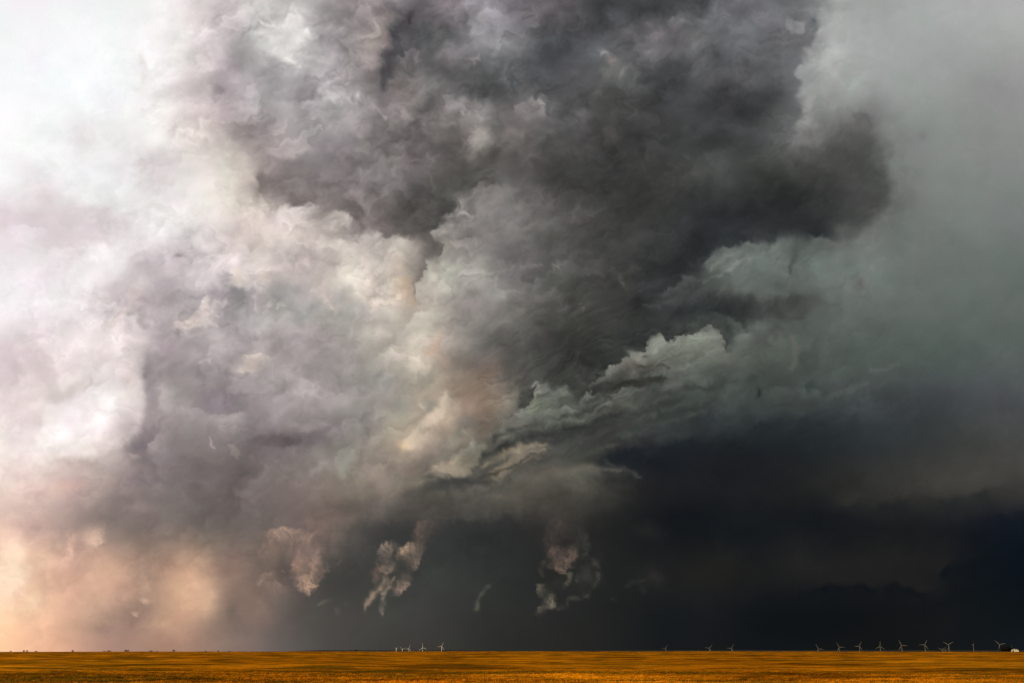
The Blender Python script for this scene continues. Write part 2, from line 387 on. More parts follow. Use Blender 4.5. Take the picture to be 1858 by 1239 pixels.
        # chroma mottling (mauve / green) as in storm light
        mt = fbm(s.U/70, s.V/70, 4, 88)[..., None]*0.010
        s.C = s.C*(1+mt*np.array([1, -1.1, .6], np.float32))
        s.C = s.C*(1+0.012*fbm(s.U/3, s.V/3, 2, 99)[..., None])
        return s

def paint(p):
    E, G, B, S = p.edge, p.poly, p.blob, p.stroke
    # --- upper left: pale veil, soft column
    S([(262,70,8),(268,100,9),(276,128,6)], 'ffffff', .8, 3, .2)
    S([(255,95,6),(262,135,6),(250,170,8)], 'e9e2de', .5, 5, .5)
    B(75,275,70,26,'ffffff',.8); B(120,245,60,14,'ebebee',.6,12); B(215,255,30,30,'e6e2e3',.5)
    B(150,262,22,34,'e9e5e4',.5,-20); B(275,305,30,20,'d8cfd0',.7); B(190,330,50,40,'f9fafb',.7)
    E([(60,310),(110,350),(150,372),(210,380),(245,385)], neg=('f6f6f5',.7,36), pos=('ddd2d3',.7,30), soft=5, rough=10)
    E([(12,425),(18,414),(45,410),(78,414),(80,430)], pos=('f4eff0',.9,20), neg=('e0d5d6',.5,14), soft=2, rough=9, rs=16)
    E([(85,460),(105,447),(150,450),(165,446),(195,455)], pos=('f1eeec',.8,30), neg=('dfd6d5',.6,24), soft=3, rough=9, rs=22)
    B(205,470,60,22,'f2efec',.6); B(330,420,60,30,'ecebe7',.5)
    B(95,395,90,16,'ded3d5',.6,8); B(150,425,60,12,'e2d8d8',.5)
    G([(140,530),(200,470),(250,440),(330,430),(400,470),(330,560),(280,600),(210,590),(170,560)],[(180,540,'e0d6d4'),(280,470,'cdc4c5'),(350,500,'c2babb'),(230,560,'d8cfcc')],.35,16,14,50,40)
    E([(150,545),(190,525),(215,490),(250,455),(290,440)], neg=('f6f4f1',.6,34), pos=('cdc3c4',.45,36), soft=8, rough=12)
    # --- the white tower lower left
    B(45,665,62,58,'d9cccb',.75,0,.2); B(30,640,40,30,'dacfce',.5)
    E([(60,612),(92,640),(100,668),(104,700),(125,704),(150,680)], neg=('f3ece8',.85,30), pos=('d9cdca',.8,28), soft=3, rough=9, rs=28)
    E([(88,792),(82,772),(108,752),(122,735),(150,712),(172,700),(205,690)], pos=('f9f6f2',.9,55), neg=('dfd5ce',.75,34), soft=2.5, rough=8, rs=30)
    B(150,775,48,34,'fbf8f4',.8,-20,.1); B(95,800,34,26,'f8f3ee',.6)
    S([(185,770,8),(200,740,8),(208,718,6)], 'ffffff', .5, 4, .4)
    B(240,700,18,26,'ded3cc',.6); B(232,690,14,10,'cfc5bc',.5)
    E([(250,600),(262,655),(266,700),(262,745),(248,790),(226,812),(196,824),(150,834)], pos=('efe7e0',.6,36), neg=('958b8a',.5,32), soft=9, rough=5, rs=40, taper=.2)
    E([(230,812),(190,828),(120,832),(60,850)], pos=('f3ebe3',.6,40), neg=('b5a59c',.6,34), soft=11, rough=5, rs=40, taper=.2)
    B(272,690,14,40,'8c8285',.6,0,.3); B(255,812,24,14,'857b80',.7,-35); B(250,900,60,22,'756c6a',.55,-8)
    E([(305,688),(292,708),(284,738),(280,762),(286,778),(272,800),(262,822)], pos=None, neg=('bcb4ae',.8,20), soft=2, rough=9, rs=14)
    G([(232,827),(245,826),(258,829),(252,833),(238,833)],'c4b5ad',.5,2.5,3,12)
    # wisps in the middle left
    G([(312,600),(340,580),(358,560),(372,532),(378,552),(392,570),(400,586),(380,596),(350,596)],[(330,592,'d6cabe'),(372,560,'e3d9ce'),(390,585,'cdc5bc')],.9,3,8,20,4,.4)
    S([(400,560,5),(408,548,4),(418,535,5)], 'd2ccc6', .7, 8, .6); S([(230,560,5),(248,540,6),(262,520,6)],'dfd3cb',.7,6,.4)
    S([(200,590,4),(228,565,5),(238,548,3)],'e5dad2',.7,4,.3)
    B(385,535,30,14,'918c8f',.6,-20); B(420,500,22,12,'9b9797',.6); B(320,465,18,6,'a9a1a3',.6)
    E([(380,600),(430,585),(455,560),(462,540)], neg=('8f8b8d',.5,20), pos=('b0aca8',.4,20), soft=5, rough=10)
    S([(360,660,2),(372,654,2.5),(383,656,2.5),(386,666,1.5)], 'c9c1bd', .85, 2, .2)
    G([(418,662),(438,652),(436,642),(465,640),(498,646),(490,662),(460,676),(440,684),(420,680)],[(445,648,'cfc4b6'),(470,655,'beb5ab'),(440,680,'c3b9ad')],.85,3,9,18,6,.7)
    # shelf edges under the middle left
    E([(340,742),(352,748),(375,752),(405,760),(425,752),(448,746)], pos=('aba6a3',.8,26), neg=('857d80',.75,30), soft=2, rough=5, rs=26)
    B(420,700,90,40,'928b8b',.35,0,.2); B(350,835,110,50,'857d7a',.3); B(560,640,60,50,'9d9996',.3)
    B(400,728,44,20,'887f83',.6); B(300,660,40,26,'8f8688',.35)
    S([(380,792,2),(384,800,2.5),(386,816,4)], 'b9ada7', .7, 3, .3); G([(412,808),(426,806),(436,820),(428,834),(418,822)],'b3a79c',.8,3,5,12,2)
    B(410,840,60,26,'6f6864',.6,-8); B(470,860,70,20,'6c6561',.5)
    # billows 480-650 x 690-760
    E([(462,770),(495,748),(525,728),(540,712),(541,694),(562,691),(568,708),(590,716),(612,714),(640,704),(668,700)], pos=('aca5a2',.85,26), neg=('9a9594',.5,16), soft=2.2, rough=6, rs=26)
    E([(455,790),(500,788),(560,786),(610,768),(650,752),(672,740)], neg=('a8a19e',.5,22), pos=('6c6467',.8,22), soft=5, rough=7)
    E([(590,792),(610,772),(628,762),(648,758),(660,775),(650,810)], pos=('a39c97',.75,22), neg=('7a7272',.5,14), soft=2, rough=7, rs=20)
    B(505,795,46,16,'625b5a',.6,-6); B(680,740,26,44,'8a8281',.45,25)
    S([(668,770,4),(664,800,6),(650,845,5)],'7c756f',.55,5,.4); S([(615,870,10),(632,835,10),(645,815,6)],'a5a296',.6,6,.4)
    S([(560,860,5),(582,845,6),(600,838,5)],'a29a92',.5,7,.5); S([(475,845,5),(492,832,5),(505,840,4)],'938b88',.5,5,.4)
    # pale belt 470-780 x 380-560
    G([(470,350),(500,372),(540,374),(556,384),(600,400),(640,430),(680,418),(760,440),(800,450),(770,490),(750,545),(700,560),(600,560),(560,520),(480,480),(440,440)],[(480,400,'dcd2c7'),(560,410,'d8cfc5'),(620,450,'cfc6bd'),(700,450,'cac1b9'),(760,470,'b0a69c'),(520,460,'d6cdc6'),(700,520,'cfc3b6'),(740,530,'c8b29c')],.7,7,12,40,14)
    B(515,395,26,16,'c6bfc0',.5); B(610,425,32,10,'9a918b',.6,15)
    E([(440,250),(456,290),(468,340),(492,382),(525,372),(552,378),(566,396),(590,386),(615,380),(640,405),(636,428),(652,432),(668,418),(700,428),(750,436),(782,430)], pos=('dad0c7',.8,30), neg=('726967',.75,46), soft=4.5, rough=7, rs=34, taper=.14)
    E([(782,434),(800,400),(822,376),(836,350),(862,338),(890,330)], pos=('a49d99',.8,30), neg=('4f4d4a',.8,44), soft=2.5, rough=9, rs=26)
    B(745,385,60,36,'4c4a47',.75,-25,.3); B(800,350,44,24,'4e4d4a',.6,-40); B(640,350,60,22,'8b8280',.4); B(560,345,40,24,'756d6b',.5)
    B(828,372,10,12,'cdc8c2',.7); S([(800,395,3),(818,390,3),(840,384,4),(862,392,4)],'b5aea9',.7,5,.5); S([(822,360,2),(828,368,2),(832,378,2)],'5c5855',.7,2,.2)
    E([(806,410),(796,425),(794,438),(806,448),(796,462),(780,476),(768,492),(760,508),(757,528),(757,548)], neg=('bfb9ad',.85,40), pos=('746c68',.75,17), soft=1.8, rough=7, rs=18, taper=.1)
    S([(742,500,12),(748,528,12),(753,556,5)],'c6ad96',.6,3,.1,sharp=-1)
    B(718,480,18,26,'dccabb',.6); B(785,450,14,24,'716a68',.6,35)
    S([(835,415,3),(843,424,3)],'8a8279',.7,2,.2); B(865,500,60,44,'aaa49c',.4,-50)
    # hooks below the belt
    for a,(x0,y0,x1,y1,w) in enumerate([(560,515,592,545,6),(592,540,594,562,4),(612,498,640,520,8),(640,505,652,545,6),(520,560,500,560,4),(485,556,502,548,5),(655,495,668,512,6),(690,505,700,530,5)]):
        S([(x0,y0,w),((x0+x1)/2+3,(y0+y1)/2-4,w),(x1,y1,2)],'d3cabe',.8,7,.5,seed=a)
    B(530,530,40,26,'9fa19e',.55,-20); B(622,540,20,26,'a0a19d',.55,20); B(500,545,14,10,'8f908f',.6); B(655,560,14,20,'a2a5a0',.4)
    B(480,500,18,24,'dcd2c5',.6); S([(462,540,3),(470,560,3),(492,555,4),(475,570,3)],'cfc6c2',.6,6,.5)
    # cream limb rising from 720,815 to 880,690
    B(790,640,50,34,'c9bead',.5,-20); B(760,610,40,20,'cdc4b5',.55,-35); E([(700,645),(730,610),(757,590),(775,575)], pos=('cfc6b8',.7,30), neg=('b5afa4',.5,20), soft=4, rough=5)
    S([(778,650,12),(792,625,9),(800,600,5)],'bda48f',.6,4,.3)
    B(768,690,30,22,'a3a092',.6); B(700,690,26,18,'959590',.5); B(775,735,14,14,'8f9184',.6)
    B(885,680,18,32,'978171',.5,30,.2); B(850,720,46,30,'9f8a7a',.55,-30,.3); B(888,740,22,44,'8a7767',.6,15)
    S([(820,712,14),(795,738,18),(765,770,18),(745,795,15),(728,818,9)],'d9c7b2',.85,5,.2,sharp=1)
    S([(757,726,3),(762,740,4),(770,748,5)],'c2b5a2',.7,3,.2); B(735,808,16,12,'d9bc98',.6,-45); B(805,765,26,14,'a89581',.5,-40)
    B(842,762,18,16,'83817c',.5,0,.5); S([(838,772,2),(844,780,2)],'b4b2b4',.6,2,.3)
    S([(815,800,6),(845,775,7),(880,770,5)],'76736a',.5,5,.3)
    # --- centre top: mauve and slate billows
    G([(505,95),(520,70),(530,40),(545,30),(560,60),(556,90),(550,115),(530,110)],[(530,55,'d9d8d2'),(540,100,'d3cecb')],.6,6,12,24,8,.6)
    S([(495,85,9),(508,100,9),(530,110,7),(545,120,4)],'e2dfda',.75,7,.5)
    B(478,25,18,26,'ddd6d4',.5); B(600,175,34,28,'b8b4b4',.5); B(620,50,50,50,'a69da0',.4); B(666,80,24,34,'a1968f',.5)
    E([(745,20),(735,45),(718,80),(708,112),(700,140),(680,160)], neg=('6b6768',.3,20), pos=('988e8b',.6,34), soft=7, rough=8)
    S([(752,18,8),(735,42,11),(715,72,15),(706,102,16),(698,138,10),(680,165,7)],'47464a',.85,5,.3)
    B(765,62,26,18,'505355',.75); B(820,75,30,14,'515354',.6); B(790,140,26,40,'5a5a5a',.5); B(895,165,44,24,'4c4c4d',.75)
    E([(716,118),(722,105),(735,98),(742,86),(756,88),(768,98),(775,112)], pos=('8f888b',.8,22), neg=('515153',.5,12), soft=2.5, rough=7, rs=16)
    E([(700,150),(712,132),(728,128),(732,142)], pos=('9a9291',.75,18), neg=('5f5c5b',.5,14), soft=2.5, rough=6, rs=16)
    B(742,160,26,26,'7f7876',.5); B(770,190,20,12,'575554',.5,20); S([(778,170,6),(782,190,6),(776,205,4)],'555554',.6,4,.3)
    B(650,178,8,6,'c6c1bf',.9,0,.1); S([(655,180,2),(680,192,3),(702,206,3)],'9b9492',.6,5,.4)
    S([(600,200,4),(608,185,4),(618,175,4)],'8b8385',.5,4,.3); B(655,118,8,8,'6f6868',.6); S([(660,130,4),(664,120,3)],'a69d9a',.7,2,.2)
    S([(842,10,4),(856,5,4),(868,2,4)],'a8a2a4',.6,4,.4); E([(842,28),(852,45),(858,62),(870,72)], neg=('949395',.6,26), pos=('6b696a',.5,18), soft=4, rough=8)
    S([(855,110,5),(866,106,4),(880,105,3)],'a29c9d',.7,6,.6); S([(862,195,4),(870,210,5),(880,200,4)],'979391',.6,6,.5)
    B(862,250,18,34,'9d9792',.6,10); E([(838,262),(850,240),(862,232),(880,225)], pos=('a09995',.6,26), neg=('66625f',.5,18), soft=3, rough=8,rs=24)
    B(960,200,34,20,'8e8686',.8,0,.2); E([(928,200),(938,188),(958,180),(980,182),(990,190),(990,220)], pos=('908888',.85,26), neg=('5a595a',.6,18), soft=3, rough=6, rs=20)
    E([(935,135),(955,130),(962,150),(975,172)], pos=('716b6b',.6,18), neg=('58585a',.4,12), soft=4, rough=6, rs=20)
    B(820,235,22,12,'5f5b59',.5); B(730,290,60,20,'7b7472',.4); B(880,290,70,20,'565550',.5); S([(640,240,6),(660,250,7),(672,268,5)],'a8a19c',.6,6,.5)
    # --- centre/right top darks with light gaps
    S([(1300,0,10),(1240,8,22),(1150,28,26),(1070,60,26),(1010,100,18)],'424345',.7,9,.3)
    B(1190,62,14,7,'9c969a',.85,-15,.3); S([(1165,75,8),(1190,66,9),(1220,50,10),(1245,30,7)],'807c80',.6,7,.4); B(1172,48,10,8,'7c7678',.6)
    B(1137,62,20,12,'74706f',.6,-15); B(1097,98,7,7,'a3a2a6',.85); B(1108,110,12,12,'87797a',.7); S([(1085,120,6),(1100,135,8),(1125,130,8),(1155,122,6)],'7b7775',.6,7,.4)
    B(1130,82,14,8,'4f5153',.6); B(1220,150,36,26,'444546',.7); B(1150,190,60,26,'414140',.6); B(1330,195,70,26,'3d3e40',.7); B(1060,120,40,50,'515255',.4)
    B(1060,210,14,14,'6d6a6d',.7); B(1110,240,14,20,'676361',.6,-20); B(1045,175,16,14,'6a696a',.4); B(1370,245,44,12,'565a5c',.3,5); B(1000,255,44,26,'4b4a48',.5)
    B(1340,60,40,40,'6a6d72',.35); B(1300,130,44,30,'66676a',.4)
    # right-hand edge of the upper mass
    E([(1420,272),(1444,232),(1452,200),(1444,176),(1450,150),(1440,128),(1462,104),(1478,72),(1490,40),(1500,10),(1503,-30)], pos=('b6b8b5',.6,50), neg=('616265',.7,36), soft=5, rough=8, rs=34, taper=.06)
    G([(1428,52),(1430,30),(1452,34),(1462,48),(1455,60),(1438,58)],'a5a5a7',.8,3,7,14,3,.4)
    B(1468,22,12,12,'8c8b8e',.6); B(1476,35,6,12,'5f6468',.7,20); 
    B(1468,95,10,8,'bdbbbb',.6); B(1466,186,16,9,'bdb9b8',.6,-35,.3); S([(1452,205,4),(1470,188,6),(1484,178,4)],'b5b0b0',.4,4,.3)
    # lobe at right
    B(1470,240,50,18,'8c8a89',.7,-12); B(1576,218,17,15,'7b7679',.75,0,.4); B(1530,215,18,14,'8f8c8d',.5); B(1560,275,46,30,'696764',.7); B(1673,248,9,11,'858384',.6)
    E([(1400,250),(1450,240),(1500,225),(1535,212),(1572,200),(1594,222),(1590,246),(1614,262),(1616,290),(1600,312),(1612,340),(1610,372),(1590,402),(1560,428),(1530,438),(1500,432)], neg=('949894',.6,28), pos=('575957',.55,44), soft=11, rough=9, rs=40, taper=.14)
    B(1577,384,12,5,'807d7b',.8,0,.2); B(1523,412,14,10,'72736f',.7); B(1450,370,80,36,'3e4040',.5); B(1560,350,20,14,'5a5c5b',.5)
    E([(1170,560),(1200,530),(1225,520),(1238,505),(1262,500),(1285,470),(1300,455),(1330,446),(1360,436),(1395,442),(1425,428),(1442,420),(1455,434),(1490,432),(1530,438)], pos=('77807a',.75,34), neg=('2b2e31',.8,60), soft=4.5, rough=8, rs=24, taper=.08)
    G([(1290,470),(1320,450),(1350,446),(1392,440),(1440,470),(1440,520),(1400,545),(1330,540),(1260,525),(1265,505)],[(1300,470,'828580'),(1330,500,'6f7671'),(1410,470,'7e8781'),(1280,515,'5d625d')],.55,5,10,30,12)
    for a,(x0,y0,x1,y1) in enumerate([(1285,495,1335,458),(1300,505,1350,475),(1320,492,1372,462),(1275,515,1310,500)]):
        S([(x0,y0,3),((x0+x1)/2,(y0+y1)/2-4,3.5),(x1,y1,2)],'8d918b',.5,5,.5,seed=a)
    S([(1442,430,7),(1448,455,8),(1438,480,5),(1428,500,3)],'565e5a',.7,4,.2); B(1410,520,18,16,'5d6461',.6); B(1413,460,14,20,'87908a',.5)
    G([(1395,555),(1410,540),(1435,530),(1470,535),(1500,548),(1530,552),(1490,562),(1470,574),(1440,580),(1400,572)],[(1440,568,'424341'),(1490,556,'5a5d59'),(1400,560,'3f403f')],.7,5,6,30,4)
    B(1300,568,90,13,'333537',.75,2); B(1240,520,50,22,'343536',.5); B(1120,510,90,26,'454441',.4)
    B(1560,515,12,10,'66625e',.5)
    # centre streaks 930-1200 x 470-600
    for a,(x0,y0,x1,y1,w,c) in enumerate([(940,490,985,480,4,'8b8684'),(985,500,1030,472,6,'75746e'),(968,512,975,500,4,'8f8e89'),(1010,560,1055,550,5,'6c6a67'),(1030,470,1080,455,6,'5c5c58'),(1110,490,1135,520,8,'605f5b'),
          (960,560,1010,520,8,'74706c'),(860,560,930,530,8,'9d9892'),(880,595,960,560,8,'88837c'),(1160,560,1230,545,6,'4e504d'),(930,455,960,450,10,'7d7a76')]):
        S([(x0,y0,w*.6),((x0+x1)/2,(y0+y1)/2-4,w),(x1,y1,w*.5)],c,.6,6,.5,seed=a)
    E([(1030,566),(1045,556),(1060,556)], pos=('74716d',.6,9), neg=('4c4b48',.5,8), soft=1.5, rough=3, rs=12)
    B(930,470,40,16,'605f5b',.5,-15); B(1000,430,50,22,'52514e',.5,-20); B(1030,400,40,16,'6c6a68',.4,-25); B(1060,440,40,12,'474745',.5,-20)
    B(1150,610,60,26,'2e3031',.75,-20); B(1050,650,70,36,'343532',.6,-25); B(950,640,26,40,'464540',.4,20)
    # --- bright crest and its shadows
    G([(1080,690),(1100,668),(1120,660),(1140,645),(1170,628),(1190,612),(1206,612),(1222,622),(1240,608),(1266,602),(1290,592),(1304,610),(1310,632),(1290,650),(1250,662),(1200,668),(1170,690),(1120,700)],[(1200,625,'9aa093'),(1270,612,'a0a598'),(1290,625,'969b90'),(1150,655,'837f76'),(1120,680,'605e58'),(1230,650,'74756c'),(1170,680,'4c4c48'),(1260,660,'5f625a')],.85,3,10,20,6)
    E([(1062,700),(1085,688),(1108,668),(1122,660),(1140,644),(1168,630),(1182,616),(1200,608),(1214,620),(1236,610),(1262,602),(1288,588),(1306,606),(1314,630),(1330,640)], pos=('a0a296',.75,14), neg=('2b2e2e',.85,44), soft=2, rough=8, rs=15, taper=.08)
    E([(1240,596),(1262,576),(1290,566),(1330,580),(1360,600)], neg=('303434',.6,18), pos=('5f6862',.6,20), soft=3, rough=8, rs=20)
    B(1340,610,24,16,'7f877f',.6); B(1318,598,8,26,'414945',.6,-20); B(1169,643,6,4,'45453f',.8,0,.1); B(1355,640,30,10,'5a625b',.5); B(1385,590,26,16,'6a716b',.5)
    B(1185,692,50,7,'3f3f3b',.8,-8,.2); B(1175,668,22,5,'57554f',.6,8); B(1220,660,26,12,'7d7d75',.4)
    E([(1075,690),(1082,676),(1090,690),(1092,705)], pos=None, neg=('7e8077',.7,9), soft=2, rough=5, rs=12)
    # second tier of billows
    E([(930,742),(952,738),(968,722),(975,700),(988,694),(1002,704),(1020,706),(1042,716),(1050,730),(1062,712),(1080,708),(1100,722),(1118,716),(1128,706),(1150,704)], pos=('868a80',.85,20), neg=('30302e',.85,28), soft=1.6, rough=7, rs=16, taper=.08)
    S([(962,700,2.5),(975,696,3),(982,708,4),(978,716,3)],'86847b',.8,4,.3); S([(976,716,3),(968,735,6),(960,752,5)],'989284',.7,3,.2)
    E([(1004,748),(1018,742),(1032,738),(1050,746)], pos=('8a9087',.75,12), neg=('464b46',.6,10), soft=2, rough=5, rs=14)
    B(1085,722,26,12,'4a4d48',.6); B(985,730,22,12,'757e6f',.6); B(1130,725,34,12,'595a54',.5); B(1040,725,20,9,'53564f',.5)
    E([(900,772),(908,760),(922,762),(934,750),(948,740)], pos=('8f8b84',.8,12), neg=('59544e',.5,14), soft=1.6, rough=5, rs=12)
    # long parallel streaks sweeping up to the right
    for a,(pts,c,al) in enumerate([
      ([(885,800,5),(930,785,8),(990,772,9),(1060,745,8),(1130,725,5)],'3a3b39',.75),
      ([(860,830,6),(920,812,8),(1000,800,9),(1080,780,8),(1160,768,5)],'3c3d3a',.7),
      ([(890,790,4),(930,775,6),(970,758,6)],'7c7a71',.6),
      ([(960,782,6),(1020,768,8),(1100,745,9),(1180,715,8)],'56584f',.55),
      ([(1040,800,8),(1120,780,9),(1200,755,8)],'4a4b46',.5),
      ([(1150,760,7),(1210,742,6),(1260,735,5)],'5a5f58',.45),
      ([(1190,735,3),(1200,752,2.5),(1215,758,2)],'3a3d38',.6),
      ([(1240,770,8),(1255,760,6),(1262,750,3)],'50534f',.5),
      ([(880,860,3),(925,838,4),(1000,812,3)],'8a7d6c',.7),
      ([(900,858,2),(950,838,2.5),(998,822,1.5)],'3e3b36',.8)]):
        S(pts,c,al,4,.35,seed=a)
    B(1278,672,20,14,'656e66',.5); S([(1270,740,3),(1278,720,3),(1282,705,2)],'5e635e',.5,4,.4); B(1378,715,5,12,'272e30',.8,20,.1); B(1360,690,16,9,'3c4442',.6)
    B(1330,680,40,16,'5e655e',.4); B(1480,640,12,26,'49504d',.6); S([(1436,605,6),(1440,640,6),(1436,675,5)],'6e6f66',.5,4,.3)
    # tan folded cloud
    G([(770,862),(782,848),(800,838),(822,824),(836,814),(846,808),(852,796),(866,800),(878,806),(876,822),(866,842),(850,864),(838,868),(812,864),(786,860)],[(790,845,'a59684'),(820,832,'b3a490'),(856,800,'a6a497'),(850,850,'8a8270'),(866,815,'827c6e')],.9,3,6,20,6)
    G([(878,872),(890,862),(905,842),(918,828),(936,812),(960,812),(990,820),(975,838),(940,852),(912,868),(892,880)],[(900,855,'a08f7c'),(940,820,'8c8272'),(970,825,'6c675c')],.85,4,6,22,8)
    B(830,790,16,6,'6a685e',.4); E([(770,862),(800,866),(838,870),(870,872),(900,880),(930,868)], pos=('3c3d3a',.75,26), neg=('82796a',.4,12), soft=2.5, rough=6, rs=20)
    G([(880,905),(910,888),(935,868),(970,852),(1020,842),(1090,838),(1110,838),(1128,852),(1160,862),(1130,866),(1090,874),(1040,888),(990,902),(930,915)],[(905,898,'7e6f60'),(960,875,'625f54'),(1060,855,'5f5e55'),(1120,860,'4c4b47'),(1000,895,'4b4842')],.8,5,6,30,10)
    B(860,890,60,12,'3a3b39',.6,-4); B(750,850,26,16,'6c6158',.5); B(700,900,60,12,'766b61',.4,-20); B(655,885,60,16,'8c8177',.35,-20)
    S([(640,880,8),(680,860,8),(730,830,6)],'a2957f',.35,6,.5)
    # --- right: bank top, dark navy mass
    E([(1430,742),(1455,730),(1500,722),(1540,712),(1575,700),(1585,685),(1612,672),(1660,664)], pos=('4a504c',.55,20), neg=('545b56',.4,18), soft=4, rough=6, rs=26)
    S([(1576,676,3),(1598,670,4),(1640,662,3)],'59605b',.45,5,.5); S([(1500,720,4),(1540,706,6),(1580,692,5)],'525a54',.4,6,.5)
    E([(1180,800),(1260,790),(1330,782),(1400,760),(1470,752),(1530,750)], pos=('22282b',.6,50), neg=('3f4543',.45,30), soft=9, rough=9, rs=50)
    E([(1075,838),(1098,828),(1120,815),(1160,808),(1220,802),(1290,792)], pos=('1c2126',.9,46), neg=('3f403d',.45,22), soft=12, rough=6, rs=40)
    B(1190,838,80,26,'1a1e24',.75,4,.15); B(1300,860,120,30,'1c1e22',.4)
    S([(1085,835,3),(1115,842,4),(1140,856,4),(1165,866,3)],'4e4e47',.45,4,.4)
    B(1730,880,120,14,'3c3a36',.35,-8); E([(1500,920),(1600,912),(1700,905),(1790,890),(1870,868)], pos=('1b1d20',.6,34), neg=('393734',.4,30), soft=10, rough=6, rs=60)
    B(1240,940,60,16,'0e1318',.6,4); B(1500,945,80,16,'0f1318',.6,5); B(1850,945,90,22,'0e151e',.6,-5)
    B(1450,1015,60,42,'201f1f',.65,0,.4); B(1600,1010,110,40,'1f1e1e',.55,-10,.4); B(1300,1030,60,50,'1e1e1d',.6,10,.4)
    E([(1400,1062),(1460,1066),(1540,1058),(1600,1065),(1630,1058),(1650,1066),(1700,1074),(1712,1060),(1708,1030),(1740,1018),(1860,1000)], pos=('0a0f15',.8,40), neg=('211f1f',.5,34), soft=6, rough=8, rs=40)
    # --- lower left sunset mist
    S([(130,1000,8),(134,970,9),(124,1005,8)],'d0b5a8',.3,5,.4); S([(120,960,9),(132,975,8),(128,1000,6),(112,1018,6),(90,1028,5)],'dcc2b4',.6,7,.5)
    B(165,975,22,20,'ddc6b6',.75,0,.4); B(85,1026,14,10,'e2c8b8',.6); B(75,945,44,26,'b5a39d',.5)
    B(25,1030,26,44,'fff5e4',.8,8,.3); B(60,1090,26,20,'f8e4cb',.7); E([(40,1000),(44,1035),(30,1060),(24,1090),(22,1115)], pos=('fff2df',.6,26), neg=('dcc3b2',.4,18), soft=5, rough=9, rs=26)
    B(190,1060,64,44,'dabea9',.55,-35,.3); B(258,1040,26,44,'978781',.5,-10); B(345,1075,42,70,'d6bba0',.7,10,.3); B(370,1090,24,30,'dfc3a4',.5,10,.3); B(310,1130,34,18,'c9ab98',.5,-20)
    B(430,1040,26,60,'8f7c73',.5); B(425,1110,14,34,'645c57',.5,0,.2); B(262,1090,8,5,'c9b1a5',.7); G([(236,1111),(243,1113),(254,1105),(248,1118),(244,1116)],'c8afa2',.55,2,3,9)
    B(220,940,70,20,'7a7371',.4); B(250,918,26,9,'a5988f',.5); B(200,1140,40,12,'94827e',.4); B(250,1130,24,20,'8f8079',.4)
    # --- second tier: individual banks and hollows: x, y, rx, ry, colour, strength, tilt, lit rim direction, crispness
    n = 0
